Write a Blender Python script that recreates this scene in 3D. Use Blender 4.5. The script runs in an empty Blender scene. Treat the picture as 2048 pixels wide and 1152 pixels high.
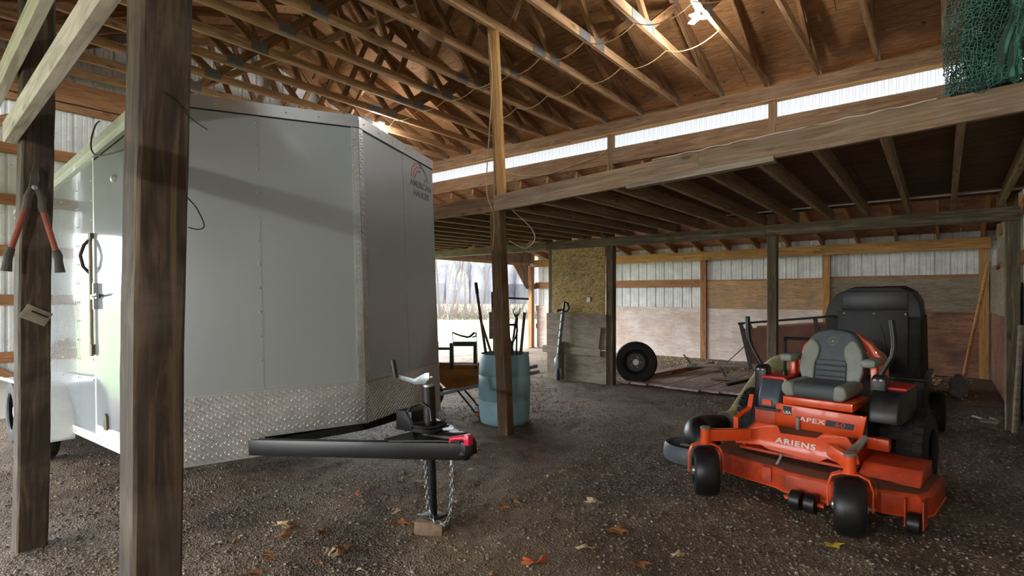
import bpy, bmesh, math, random
import numpy as np
from mathutils import Vector, Matrix
random.seed(7)
SC = bpy.context.scene
COL = SC.collection

# ---------------------------------------------------------------- camera, world, exposure
CAM_YAW = math.atan((1885.0 - 1024.0) / 1076.0)
cam = bpy.data.cameras.new('camera')
cam.sensor_width = 36.0
cam.lens = 36.0 * 1076.0 / 2048.0
cam.shift_y = 17.0 / 2048.0
cam.clip_start = 0.05
cam.clip_end = 400.0
cam_o = bpy.data.objects.new('camera', cam)
COL.objects.link(cam_o)
cam_o.location = (0, 0, 1.45)
cam_o.rotation_euler = (math.pi / 2, 0, CAM_YAW)
SC.camera = cam_o
SC.view_settings.view_transform = 'Standard'
SC.view_settings.look = 'None'
SC.view_settings.gamma = 1.0
SC.view_settings.use_curve_mapping = False
SC.view_settings.exposure = 0.25

w = bpy.data.worlds.new('overcast_sky')
SC.world = w
w.use_nodes = True
nt = w.node_tree
nt.nodes.clear()
wo = nt.nodes.new('ShaderNodeOutputWorld')
bg = nt.nodes.new('ShaderNodeBackground')
bg.inputs[0].default_value = (0.93, 0.96, 1.0, 1)
bg.inputs[1].default_value = 11.0
nt.links.new(bg.outputs[0], wo.inputs[0])
LAMP_POWER = 90.0
ADDED_LAMP_POWER = 190.0
SC.cycles.max_bounces = 12
SC.cycles.diffuse_bounces = 8

# ---------------------------------------------------------------- helpers
def srgb(h):
    h = h.lstrip('#')
    c = [int(h[i:i + 2], 16) / 255.0 for i in (0, 2, 4)]
    return tuple((x / 12.92 if x <= 0.04045 else ((x + 0.055) / 1.055) ** 2.4) for x in c) + (1.0,)

MATS = {}
class NT:
    def __init__(s, name):
        m = bpy.data.materials.new(name); m.use_nodes = True
        s.m = m; s.t = m.node_tree; s.t.nodes.clear()
        s.out = s.n('ShaderNodeOutputMaterial'); s.b = s.n('ShaderNodeBsdfPrincipled')
        s.l(s.b.outputs[0], s.out.inputs[0]); MATS[name] = m
    def n(s, k, **kw):
        nd = s.t.nodes.new(k)
        for a, v in kw.items(): setattr(nd, a, v)
        return nd
    def l(s, a, b): s.t.links.new(a, b)
    def co(s, scale=(1, 1, 1), kind='Object', rnd=0.0):
        tc = s.n('ShaderNodeTexCoord'); mp = s.n('ShaderNodeMapping')
        mp.inputs['Scale'].default_value = scale
        s.l(tc.outputs[kind], mp.inputs[0])
        if rnd:
            oi = s.n('ShaderNodeObjectInfo'); mu = s.n('ShaderNodeMath', operation='MULTIPLY'); mu.inputs[1].default_value = rnd
            s.l(oi.outputs['Random'], mu.inputs[0]); cb = s.n('ShaderNodeCombineXYZ')
            s.l(mu.outputs[0], cb.inputs[0]); s.l(mu.outputs[0], cb.inputs[1]); s.l(mu.outputs[0], cb.inputs[2])
            s.l(cb.outputs[0], mp.inputs['Location'])
        return mp.outputs[0]
    def noise(s, vec, scale=1.0, detail=4, rough=0.55, dist=0.0):
        nd = s.n('ShaderNodeTexNoise'); nd.inputs['Scale'].default_value = scale
        nd.inputs['Detail'].default_value = detail; nd.inputs['Roughness'].default_value = rough
        nd.inputs['Distortion'].default_value = dist
        s.l(vec, nd.inputs['Vector']); return nd.outputs['Fac']
    def ramp(s, fac, stops):
        r = s.n('ShaderNodeValToRGB'); e = r.color_ramp.elements
        while len(e) < len(stops): e.new(0.5)
        for i, (p, c) in enumerate(stops):
            e[i].position = p; e[i].color = c if len(c) == 4 else tuple(c) + (1,)
        s.l(fac, r.inputs[0]); return r.outputs[0]
    def mix(s, fac, a, b, mode='MIX'):
        m = s.n('ShaderNodeMix', data_type='RGBA', blend_type=mode)
        for sock, v in ((m.inputs[0], fac), (m.inputs[6], a), (m.inputs[7], b)):
            if hasattr(v, 'is_linked') or hasattr(v, 'links'): s.l(v, sock)
            else: sock.default_value = v
        return m.outputs[2]
    def bump(s, h, strength=0.3, dist=0.01):
        b = s.n('ShaderNodeBump'); b.inputs['Strength'].default_value = strength; b.inputs['Distance'].default_value = dist
        s.l(h, b.inputs['Height']); s.l(b.outputs[0], s.b.inputs['Normal'])
    def bright(s, col, amt):
        oi = s.n('ShaderNodeObjectInfo'); mr = s.n('ShaderNodeMapRange')
        mr.inputs[3].default_value = 1 - amt; mr.inputs[4].default_value = 1 + amt
        s.l(oi.outputs['Random'], mr.inputs[0])
        hs = s.n('ShaderNodeHueSaturation'); s.l(mr.outputs[0], hs.inputs['Value']); s.l(col, hs.inputs['Color'])
        return hs.outputs[0]
    def done(s, col, rough=0.7, metal=0.0, spec=None):
        if hasattr(col, 'links'): s.l(col, s.b.inputs['Base Color'])
        else: s.b.inputs['Base Color'].default_value = col
        if hasattr(rough, 'links'): s.l(rough, s.b.inputs['Roughness'])
        else: s.b.inputs['Roughness'].default_value = rough
        s.b.inputs['Metallic'].default_value = metal
        if spec is not None: s.b.inputs['Specular IOR Level'].default_value = spec
        return s.m

def wood(name, dark, light, mid=None, grain=22, rnd=0.14, rough=0.8, stain=None, stain_amt=0.35, knots=True, bump=0.25):
    """timber: grain along the local X axis of each board"""
    t = NT(name)
    v = t.co((1.0, 1.0, 1.0), rnd=13.0)
    mp = t.n('ShaderNodeMapping'); mp.inputs['Scale'].default_value = (1.1, grain, grain); t.l(v, mp.inputs[0])
    g = t.noise(mp.outputs[0], 1.6, 5, 0.6, 1.3)
    c = t.ramp(g, [(0.28, dark), (0.5, mid or tuple((a + b) / 2 for a, b in zip(dark, light))), (0.72, light)])
    if stain:
        s = t.noise(v, 2.3, 4, 0.6, 0.4)
        f = t.ramp(s, [(0.48, (0, 0, 0, 1)), (0.72, (stain_amt,) * 3 + (1,))])
        c = t.mix(f, c, stain)
    if knots:
        vo = t.n('ShaderNodeTexVoronoi'); mk = t.n('ShaderNodeMapping'); mk.inputs['Scale'].default_value = (2.2, 7, 7)
        t.l(v, mk.inputs[0]); t.l(mk.outputs[0], vo.inputs['Vector']); vo.inputs['Scale'].default_value = 1.0
        k = t.ramp(vo.outputs['Distance'], [(0.06, (0.75,) * 3 + (1,)), (0.16, (0, 0, 0, 1))])
        c = t.mix(k, c, tuple(x * 0.45 for x in dark[:3]) + (1,))
    c = t.bright(c, rnd)
    t.bump(g, bump, 0.004)
    return t.done(c, rough)

def sheet(name, dark, light, specks=None, scale=6.0, rough=0.8, axis=(1, 5, 5), rnd=0.1, speck_scale=30, stain=None, speck_pos=0.12, stain_rng=(0.45, 0.7)):
    """plywood, chipboard, dirty panels"""
    t = NT(name); v = t.co(rnd=17.0)
    mp = t.n('ShaderNodeMapping'); mp.inputs['Scale'].default_value = axis; t.l(v, mp.inputs[0])
    g = t.noise(mp.outputs[0], scale, 6, 0.62, 1.6)
    c = t.ramp(g, [(0.3, dark), (0.68, light)])
    if stain:
        s = t.noise(v, 1.7, 4, 0.6); f = t.ramp(s, [(stain_rng[0], (0, 0, 0, 1)), (stain_rng[1], (0.8,) * 3 + (1,))]); c = t.mix(f, c, stain)
    if specks:
        vo = t.n('ShaderNodeTexVoronoi'); t.l(v, vo.inputs['Vector']); vo.inputs['Scale'].default_value = speck_scale
        vo2 = t.noise(v, 2.0, 2)
        k = t.ramp(vo.outputs['Distance'], [(speck_pos, (1, 1, 1, 1)), (speck_pos + 0.08, (0, 0, 0, 1))])
        k2 = t.ramp(vo2, [(0.42, (0, 0, 0, 1)), (0.56, (1, 1, 1, 1))])
        k = t.mix(1.0, k, k2, 'MULTIPLY'); c = t.mix(k, c, specks)
    c = t.bright(c, rnd); t.bump(g, 0.15, 0.003)
    return t.done(c, rough)

def plain(name, col, rough=0.5, metal=0.0, var=0.12, scale=9.0, dirt=None, dirt_amt=0.6, coat=0.0, bump=0.0, spec=None):
    t = NT(name); v = t.co()
    n = t.noise(v, scale, 5, 0.6)
    d = tuple(x * (1 - var) for x in col[:3]) + (1,); l = tuple(min(1, x * (1 + var)) for x in col[:3]) + (1,)
    c = t.ramp(n, [(0.35, d), (0.65, l)])
    if dirt:
        n2 = t.noise(v, scale * 0.6, 6, 0.7, 0.6)
        c = t.mix(t.ramp(n2, [(0.46, (0, 0, 0, 1)), (0.7, (dirt_amt,) * 3 + (1,))]), c, dirt)
    if bump: t.bump(n, bump, 0.004)
    if coat: t.b.inputs['Coat Weight'].default_value = coat
    return t.done(c, rough, metal, spec)

def emis(name, col, strength):
    t = NT(name); t.b.inputs['Emission Color'].default_value = col; t.b.inputs['Emission Strength'].default_value = strength
    return t.done((0.9, 0.9, 0.9, 1), 0.4)

WM = {}
def put(name, mesh, mat=None, parent=None, M=None, label=None, cat=None, group=None, kind=None):
    o = bpy.data.objects.new(name, mesh); COL.objects.link(o)
    if mat is not None and not mesh.materials: mesh.materials.append(MATS[mat] if isinstance(mat, str) else mat)
    if parent is not None:
        o.parent = parent
        PW = WM[parent.name]
        Mw = PW if M is None else M
        o.matrix_basis = PW.inverted() @ Mw
    else:
        Mw = Matrix.Identity(4) if M is None else M
        o.matrix_basis = Mw
    WM[o.name] = Mw.copy()
    tag(o, label, cat, group, kind)
    return o
def tag(o, label=None, cat=None, group=None, kind=None):
    if label: o['label'] = label
    if cat: o['category'] = cat
    if group: o['group'] = group
    if kind: o['kind'] = kind
    return o
def thing(name, label=None, cat=None, loc=(0, 0, 0), rot=None, group=None, kind=None):
    o = bpy.data.objects.new(name, None); COL.objects.link(o); o.empty_display_size = 0.1
    M = Matrix.Translation(loc)
    if rot is not None: M = M @ (rot if isinstance(rot, Matrix) else Matrix.Rotation(rot, 4, 'Z'))
    o.matrix_basis = M; WM[o.name] = M.copy()
    return tag(o, label, cat, group, kind)
def copy_tree(o, M, label=None, group=None):
    """a thing with its parts and sub-parts, sharing mesh data"""
    c = o.copy(); COL.objects.link(c); c.matrix_basis = M; WM[c.name] = M.copy()
    if label: c['label'] = label
    if group: c['group'] = group
    for ch in list(o.children):
        d = ch.copy(); COL.objects.link(d); d.parent = c
        for g in list(ch.children):
            e = g.copy(); COL.objects.link(e); e.parent = d
    return c

def axes(x, up=(0, 0, 1)):
    x = Vector(x).normalized(); up = Vector(up)
    y = up.cross(x)
    if y.length < 1e-5: y = Vector((0, 1, 0)).cross(x)
    y.normalize(); z = x.cross(y)
    return x, y, z
def frame(p, x, up=(0, 0, 1)):
    x, y, z = axes(x, up)
    return Matrix(((x.x, y.x, z.x, p[0]), (x.y, y.y, z.y, p[1]), (x.z, y.z, z.z, p[2]), (0, 0, 0, 1)))

class MB:
    def __init__(s): s.v = []; s.f = []
    def add(s, vs, fs):
        k = len(s.v); s.v += [tuple(p) for p in vs]; s.f += [tuple(i + k for i in f) for f in fs]; return s
    def box(s, x0, x1, y0, y1, z0, z1):
        return s.add([(x0, y0, z0), (x1, y0, z0), (x1, y1, z0), (x0, y1, z0), (x0, y0, z1), (x1, y0, z1), (x1, y1, z1), (x0, y1, z1)],
                     [(0, 3, 2, 1), (4, 5, 6, 7), (0, 1, 5, 4), (1, 2, 6, 5), (2, 3, 7, 6), (3, 0, 4, 7)])
    def bar(s, p0, p1, wd, ht, up=(0, 0, 1)):
        p0, p1 = Vector(p0), Vector(p1); x, y, z = axes(p1 - p0, up); y = y * wd / 2; z = z * ht / 2
        vs = [p0 - y - z, p1 - y - z, p1 + y - z, p0 + y - z, p0 - y + z, p1 - y + z, p1 + y + z, p0 + y + z]
        return s.add(vs, [(0, 3, 2, 1), (4, 5, 6, 7), (0, 1, 5, 4), (1, 2, 6, 5), (2, 3, 7, 6), (3, 0, 4, 7)])
    def tube(s, pts, r, n=8, cap=True, closed=False, flat=1.0):
        pts = [Vector(p) for p in pts]; m = len(pts); rs = r if isinstance(r, (list, tuple)) else [r] * m
        vs = []; ref = None
        for i, p in enumerate(pts):
            if closed: d = pts[(i + 1) % m] - pts[i - 1]
            else: d = pts[min(i + 1, m - 1)] - pts[max(i - 1, 0)]
            if d.length < 1e-9: d = Vector((0, 0, 1))
            d.normalize()
            if ref is None: ref = Vector((0, 0, 1)) if abs(d.z) < 0.9 else Vector((1, 0, 0))
            a = ref - d * ref.dot(d)
            if a.length < 1e-4: a = Vector((1, 0, 0)) - d * d.x
            a.normalize(); ref = a; b = d.cross(a)
            for k in range(n):
                t = 2 * math.pi * k / n
                vs.append(p + (a * math.cos(t) * flat + b * math.sin(t)) * rs[i])
        fs = []
        for i in range(m if closed else m - 1):
            j = (i + 1) % m
            for k in range(n):
                k2 = (k + 1) % n
                fs.append((i * n + k, i * n + k2, j * n + k2, j * n + k))
        if cap and not closed:
            fs.append(tuple(range(n - 1, -1, -1))); fs.append(tuple((m - 1) * n + k for k in range(n)))
        return s.add(vs, fs)
    def lathe(s, prof, n=24, M=None, cap=True):
        vs = []; m = len(prof)
        for r, z in prof:
            for k in range(n):
                t = 2 * math.pi * k / n; p = Vector((r * math.cos(t), r * math.sin(t), z))
                vs.append(M @ p if M is not None else p)
        fs = []
        for i in range(m - 1):
            for k in range(n):
                k2 = (k + 1) % n; fs.append((i * n + k, i * n + k2, (i + 1) * n + k2, (i + 1) * n + k))
        if cap:
            fs.append(tuple(range(n - 1, -1, -1))); fs.append(tuple((m - 1) * n + k for k in range(n)))
        return s.add(vs, fs)
    def prism(s, poly, fn, c0, c1):
        n = len(poly); vs = [fn(a, b, c0) for a, b in poly] + [fn(a, b, c1) for a, b in poly]
        fs = [tuple(range(n - 1, -1, -1)), tuple(range(n, 2 * n))] + [(i, (i + 1) % n, n + (i + 1) % n, n + i) for i in range(n)]
        return s.add(vs, fs)
    def rings(s, rs, cap=True, closed=False):
        n = len(rs[0]); vs = [p for r in rs for p in r]; fs = []; m = len(rs)
        for i in range(m if closed else m - 1):
            j = (i + 1) % m
            for k in range(n):
                k2 = (k + 1) % n; fs.append((i * n + k, i * n + k2, j * n + k2, j * n + k))
        if cap and not closed:
            fs.append(tuple(range(n - 1, -1, -1))); fs.append(tuple((m - 1) * n + k for k in range(n)))
        return s.add(vs, fs)
    def mesh(s, name, bevel=0, seg=2, smooth=False, angle=35, fix=True):
        me = bpy.data.meshes.new(name); me.from_pydata(s.v, [], s.f); 
        if fix or bevel:
            bm = bmesh.new(); bm.from_mesh(me)
            if fix: bmesh.ops.recalc_face_normals(bm, faces=bm.faces)
            if bevel:
                es = [e for e in bm.edges if len(e.link_faces) == 2 and e.calc_face_angle(0) > 0.5]
                bmesh.ops.bevel(bm, geom=es, offset=bevel, segments=seg, affect='EDGES', profile=0.5, clamp_overlap=True)
            bm.to_mesh(me); bm.free()
        if smooth or bevel:
            me.polygons.foreach_set('use_smooth', [True] * len(me.polygons))
            me.set_sharp_from_angle(angle=math.radians(angle))
        me.update(); return me
    def build(s, name, mat, parent=None, M=None, bevel=0, seg=2, smooth=False, angle=35, sub=0, fix=True, **kw):
        me = s.mesh(name, bevel, seg, smooth or sub > 0, 180 if sub else angle, fix)
        o = put(name, me, mat, parent, M, **kw)
        if sub:
            md = o.modifiers.new('sub', 'SUBSURF'); md.levels = sub; md.render_levels = sub
        return o

BOXC = {}
def board(name, p0, p1, wd, ht, mat, parent=None, up=(0, 0, 1), chamfer=0.0, **kw):
    """a length of timber: local X runs along it, so the grain follows it"""
    p0, p1 = Vector(p0), Vector(p1); L = (p1 - p0).length
    key = (name, round(L, 3), round(wd, 4), round(ht, 4), mat, chamfer)
    if key not in BOXC:
        b = MB().box(0, L, -wd / 2, wd / 2, -ht / 2, ht / 2)
        me = b.mesh(name, bevel=chamfer, seg=1) if chamfer else b.mesh(name)
        me.materials.append(MATS[mat]); BOXC[key] = me
    return put(name, BOXC[key], mat, parent, frame(p0, p1 - p0, up), **kw)

def text_mesh(body, size, depth, wide=1.0, bold=0.0, spacing=1.0, shear=0.0):
    cu = bpy.data.curves.new('t', 'FONT'); cu.body = body; cu.size = size; cu.extrude = depth; cu.offset = bold
    cu.align_x = 'CENTER'; cu.align_y = 'CENTER'; cu.space_character = spacing; cu.shear = shear; cu.resolution_u = 3
    o = bpy.data.objects.new('t', cu); COL.objects.link(o)
    dg = bpy.context.evaluated_depsgraph_get(); me = bpy.data.meshes.new_from_object(o.evaluated_get(dg))
    COL.objects.unlink(o); bpy.data.objects.remove(o); bpy.data.curves.remove(cu)
    for v in me.vertices: v.co.x *= wide
    return me

ORD = ['first', 'second', 'third', 'fourth', 'fifth', 'sixth', 'seventh', 'eighth', 'ninth', 'tenth', 'eleventh', 'twelfth', 'thirteenth', 'fourteenth', 'fifteenth', 'sixteenth', 'seventeenth']

# ---------------------------------------------------------------- materials
wood('post_dark', srgb('#261f18'), srgb('#66553f'), srgb('#3f3327'), grain=16, rnd=0.06, stain=srgb('#8a8072'), stain_amt=0.35)
wood('post_mid', srgb('#4c3a29'), srgb('#8d7355'), srgb('#6c543b'), grain=18, rnd=0.08, stain=srgb('#8b8275'), stain_amt=0.3)
wood('whitewash', srgb('#9a917f'), srgb('#e6dfd2'), srgb('#d2cabb'), grain=14, rnd=0.03, stain=srgb('#6d6149'), stain_amt=0.45)
wood('truss_wood', srgb('#5b3b22'), srgb('#a37a52'), srgb('#7d5a39'), grain=20, rnd=0.12)
wood('lit_chord_wood', srgb('#7d5b3d'), srgb('#c9a780'), srgb('#a5805a'), grain=20, rnd=0.1)  # truss wood paled to put light from below into the chord colour
wood('header_wood', srgb('#5f4530'), srgb('#9a7a5a'), srgb('#7b5d42'), grain=18, rnd=0.06, stain=srgb('#8a7d70'), stain_amt=0.3)
wood('loft_beam_wood', srgb('#705945'), srgb('#b3977a'), srgb('#90765d'), grain=18, rnd=0.05, stain=srgb('#9a9284'), stain_amt=0.4)
wood('joist_wood', srgb('#6a513a'), srgb('#b59a78'), srgb('#8d7255'), grain=20, rnd=0.12, stain=srgb('#8d8373'), stain_amt=0.3)
wood('new_wood', srgb('#8a6234'), srgb('#cfa46a'), srgb('#b1854f'), grain=18, rnd=0.08)
wood('girt_wood', srgb('#7a4f30'), srgb('#b98a62'), srgb('#996b46'), grain=18, rnd=0.1)
wood('dark_beam_wood', srgb('#4d4132'), srgb('#90806a'), srgb('#6b5d4a'), grain=18, rnd=0.05, stain=srgb('#8b8270'), stain_amt=0.35)
wood('grey_wood', srgb('#75685a'), srgb('#b5a894'), srgb('#948775'), grain=18, rnd=0.1)
wood('handle_wood', srgb('#4a3723'), srgb('#8c6f4c'), srgb('#6a5236'), grain=30, rnd=0.15, knots=False)
wood('plank_wood', srgb('#82706a'), srgb('#c9b6aa'), srgb('#a89388'), grain=14, rnd=0.1, stain=srgb('#5a4a3a'), stain_amt=0.5)
wood('rust_wood', srgb('#5c3216'), srgb('#a9682f'), srgb('#84501f'), grain=14, rnd=0.1)
wood('loft_deck_wood', srgb('#4a3322'), srgb('#7c5a40'), srgb('#62462f'), grain=10, rnd=0.08, knots=False)
sheet('roof_ply', srgb('#6b472b'), srgb('#a2764b'), srgb('#3b2412'), scale=3.2, axis=(1, 6, 6), rnd=0.1, speck_scale=5.5, speck_pos=0.07)
sheet('lean_ply', srgb('#8a5a3a'), srgb('#c59a78'), srgb('#5a3018'), scale=3.2, axis=(1, 6, 6), rnd=0.1, speck_scale=5, stain=srgb('#6b3c22'))
sheet('wall_ply', srgb('#b8a99f'), srgb('#dfd3ca'), srgb('#3a302a'), scale=2.6, axis=(1, 6, 6), rnd=0.05, speck_scale=34, stain=srgb('#b0937c'), speck_pos=0.1)
sheet('wall_ply_tan', srgb('#93714f'), srgb('#c8a47a'), srgb('#3b2f22'), scale=2.6, axis=(1, 6, 6), rnd=0.05, speck_scale=30, stain=srgb('#8c7a68'))
sheet('wall_ply_grey', srgb('#6f6353'), srgb('#9d8f7b'), srgb('#3b332a'), scale=2.4, axis=(1, 8, 8), rnd=0.05, speck_scale=26)
sheet('wall_ply_red', srgb('#6e4a38'), srgb('#9c7159'), srgb('#35231a'), scale=2.2, axis=(1, 7, 7), rnd=0.05, speck_scale=22, stain=srgb('#4d3a30'))
sheet('stall_ply', srgb('#7a6d5e'), srgb('#a69a8a'), None, scale=3.0, axis=(1, 5, 5), rnd=0.05, stain=srgb('#6a5a46'))
def osb():
    t = NT('chipboard'); v = t.co((1, 1, 1), rnd=9)
    vo = t.n('ShaderNodeTexVoronoi'); mp = t.n('ShaderNodeMapping'); mp.inputs['Scale'].default_value = (28, 28, 55); t.l(v, mp.inputs[0])
    ns = t.noise(v, 12, 2); mx = t.n('ShaderNodeVectorMath', operation='ADD'); t.l(mp.outputs[0], mx.inputs[0])
    cb = t.n('ShaderNodeCombineXYZ'); sc = t.n('ShaderNodeMath', operation='MULTIPLY'); sc.inputs[1].default_value = 6; t.l(ns, sc.inputs[0]); t.l(sc.outputs[0], cb.inputs[0]); t.l(sc.outputs[0], cb.inputs[2]); t.l(cb.outputs[0], mx.inputs[1])
    t.l(mx.outputs[0], vo.inputs['Vector']); vo.inputs['Scale'].default_value = 1
    sp = t.n('ShaderNodeSeparateColor'); t.l(vo.outputs['Color'], sp.inputs[0])
    c = t.ramp(sp.outputs[0], [(0.0, srgb('#8a724a')), (0.35, srgb('#b59a66')), (0.7, srgb('#d0b57f')), (1.0, srgb('#a58850'))])
    s = t.noise(v, 2.2, 4); c = t.mix(t.ramp(s, [(0.5, (0, 0, 0, 1)), (0.75, (0.6,) * 3 + (1,))]), c, srgb('#51462f'))
    t.bump(vo.outputs['Distance'], 0.2, 0.003); t.done(c, 0.85)
osb()
def siding():
    t = NT('white_siding'); v = t.co(); n = t.noise(v, 5, 5, 0.6)
    c = t.ramp(n, [(0.3, srgb('#c3c6c4')), (0.65, srgb('#e2e5e3'))])
    vo = t.n('ShaderNodeTexVoronoi'); t.l(v, vo.inputs['Vector']); vo.inputs['Scale'].default_value = 16
    k = t.ramp(vo.outputs['Distance'], [(0.07, (0.7,) * 3 + (1,)), (0.14, (0, 0, 0, 1))]); c = t.mix(k, c, srgb('#5d5348'))
    t.done(c, 0.45)
siding()
plain('red_siding', srgb('#8a7263'), 0.6, 0, 0.1, dirt=srgb('#6d5547'))
def translucent():
    t = NT('translucent_panel'); tr = t.n('ShaderNodeBsdfTranslucent'); tr.inputs[0].default_value = (0.19, 0.195, 0.20, 1)
    mx = t.n('ShaderNodeMixShader'); mx.inputs[0].default_value = 0.8
    t.b.inputs['Base Color'].default_value = (0.85, 0.87, 0.88, 1); t.b.inputs['Roughness'].default_value = 0.4
    t.l(t.b.outputs[0], mx.inputs[1]); t.l(tr.outputs[0], mx.inputs[2]); t.l(mx.outputs[0], t.out.inputs[0])
translucent()
plain('gusset_steel', srgb('#8b9090'), 0.45, 0.7, 0.15, 30)
plain('cable_tan', srgb('#b79a6c'), 0.6, 0, 0.1)
plain('wire_dark', srgb('#2a2320'), 0.6, 0.3, 0.1)
# trailer
def skin(name, base, rough, metal, bump=0.0):
    t = NT(name); v = t.co(); n = t.noise(v, 2.0, 4, 0.6); d = tuple(x * 0.95 for x in base[:3]) + (1,)
    c = t.ramp(n, [(0.3, d), (0.7, base)])
    n2 = t.noise(v, 55, 3, 0.7); c = t.mix(t.ramp(n2, [(0.62, (0, 0, 0, 1)), (0.8, (0.16,) * 3 + (1,))]), c, srgb('#6d6a63'))
    if bump:
        nb = t.noise(v, 2.2, 2); t.bump(nb, bump, 0.02)
    t.b.inputs['Coat Weight'].default_value = 0.25; t.b.inputs['Coat Roughness'].default_value = 0.12
    t.done(c, rough, metal)
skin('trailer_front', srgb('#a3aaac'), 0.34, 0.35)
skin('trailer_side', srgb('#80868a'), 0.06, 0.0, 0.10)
plain('trailer_white', srgb('#d8dad6'), 0.35, 0, 0.05, coat=0.2)
plain('bright_aluminium', srgb('#c3c6c6'), 0.3, 0.85, 0.06)
def diamond():
    t = NT('tread_plate'); v = t.co(); n = t.noise(v, 6, 5, 0.65)
    c = t.ramp(n, [(0.3, srgb('#a7abab')), (0.7, srgb('#cfd2d2'))]); t.bump(t.noise(v, 140, 3), 0.06, 0.001); t.done(c, 0.33, 0.65)
diamond()
plain('lug_metal', srgb('#c9cccb'), 0.28, 0.85, 0.08)
plain('black_paint', srgb('#0a0a0b'), 0.4, 0.0, 0.2, coat=0.08)
plain('black_steel', srgb('#1a1a1b'), 0.45, 0.3, 0.2)
plain('tire_rubber', srgb('#18191b'), 0.7, 0, 0.25, 25, dirt=srgb('#4b4438'), dirt_amt=0.3)
plain('caster_rubber', srgb('#121416'), 0.42, 0, 0.2, 20, dirt=srgb('#3b382f'), dirt_amt=0.25)
plain('zinc', srgb('#b9bdbf'), 0.35, 0.85, 0.12, 40)
plain('chain_steel', srgb('#8d9492'), 0.45, 0.8, 0.2, 60, dirt=srgb('#5a3a22'), dirt_amt=0.4)
plain('brass_bar', srgb('#6f6656'), 0.4, 0.75, 0.15)
plain('lock_red', srgb('#d6264a'), 0.35, 0, 0.08, coat=0.3)
plain('decal_grey', srgb('#5a606c'), 0.5)
plain('decal_red', srgb('#b5604f'), 0.5)
plain('lens_clear', srgb('#dfe3e6'), 0.1, 0.3)
plain('block_wood', srgb('#7b6b55'), 0.9, 0, 0.2, 14, dirt=srgb('#6d3d1c'), dirt_amt=0.8)
# mower
plain('orange_paint', srgb('#f0561c'), 0.35, 0, 0.06, 6, dirt=srgb('#7d3a20'), dirt_amt=0.25, coat=0.3)
plain('orange_deck', srgb('#d44a20'), 0.5, 0, 0.1, 7, dirt=srgb('#5a3325'), dirt_amt=0.75)
plain('dusty_deck', srgb('#7a4a35'), 0.8, 0, 0.15, 9, dirt=srgb('#5b5142'), dirt_amt=0.9)
plain('red_plastic', srgb('#c2281f'), 0.4, 0, 0.1)
plain('seat_dark', srgb('#50585a'), 0.6, 0, 0.08, 20, bump=0.1)
plain('seat_light', srgb('#8d9186'), 0.6, 0, 0.08, 20, bump=0.1)
plain('black_plastic', srgb('#161618'), 0.4, 0, 0.2, 12, dirt=srgb('#3c3830'), dirt_amt=0.3)
plain('tank_plastic', srgb('#46525c'), 0.4, 0, 0.15)
plain('chute_rubber', srgb('#5d6672'), 0.5, 0, 0.15, 12, dirt=srgb('#4b463c'))
plain('hose_tan', srgb('#9c9166'), 0.55, 0, 0.2, 12)
plain('hose_dark', srgb('#4d4838'), 0.55, 0, 0.2)
plain('decal_white', srgb('#e6e6e2'), 0.5)
plain('decal_black', srgb('#17181b'), 0.4)
plain('yellow_tag', srgb('#b8912c'), 0.5)
plain('cart_dark', srgb('#151415'), 0.55, 0, 0.2, 8, dirt=srgb('#33302b'))
plain('cart_bag', srgb('#262420'), 0.85, 0, 0.2, 8, dirt=srgb('#3a3428'))
plain('grey_spring', srgb('#9a9790'), 0.5, 0.3)
# small things
plain('barrel_blue', srgb('#95c0cd'), 0.45, 0, 0.06, 5, dirt=srgb('#8f9a97'), dirt_amt=0.3)
plain('barrow_orange', srgb('#a5682c'), 0.6, 0, 0.12, 8, dirt=srgb('#6e4522'))
plain('pale_steel', srgb('#c4c4c0'), 0.5, 0.1, 0.08)
plain('grey_paint', srgb('#8b8a88'), 0.55, 0.2, 0.1)
plain('dark_green', srgb('#3b463c'), 0.7, 0, 0.15, 14)
plain('rake_steel', srgb('#5d6264'), 0.6, 0.2, 0.15, dirt=srgb('#6f6553'))
plain('tool_iron', srgb('#57524b'), 0.6, 0.5, 0.2, 18)
plain('trimmer_grey', srgb('#8d9598'), 0.4, 0.4)
plain('trimmer_blue', srgb('#1d2a44'), 0.4)
plain('net_green', srgb('#4b7d70'), 0.7, 0, 0.25, 8)
plain('net_dark', srgb('#2f4a45'), 0.7, 0, 0.25, 8)
plain('rim_dark', srgb('#3d3f42'), 0.45, 0.5)
plain('hub_white', srgb('#d5d6d3'), 0.4, 0.4)
plain('cart_ply', srgb('#8d6456'), 0.8, 0, 0.12, 5)
plain('lopper_red', srgb('#8f4229'), 0.5, 0, 0.15, 14)
plain('lopper_grip', srgb('#454540'), 0.8, 0, 0.15, 20)
plain('card_grey', srgb('#8a8274'), 0.75, 0, 0.2, 18)
plain('leaf_brown', srgb('#8a5a32'), 0.8, 0, 0.25, 30)
plain('leaf_tan', srgb('#b8a07c'), 0.8, 0, 0.2, 30)
plain('leaf_orange', srgb('#a8521e'), 0.8, 0, 0.2, 30)
plain('leaf_yellow', srgb('#b9a12f'), 0.8, 0, 0.2, 30)
plain('bulb_base', srgb('#c9c9c6'), 0.5)
emis('lamp_glow', (0.95, 0.98, 1.0, 1), 60.0)
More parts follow.
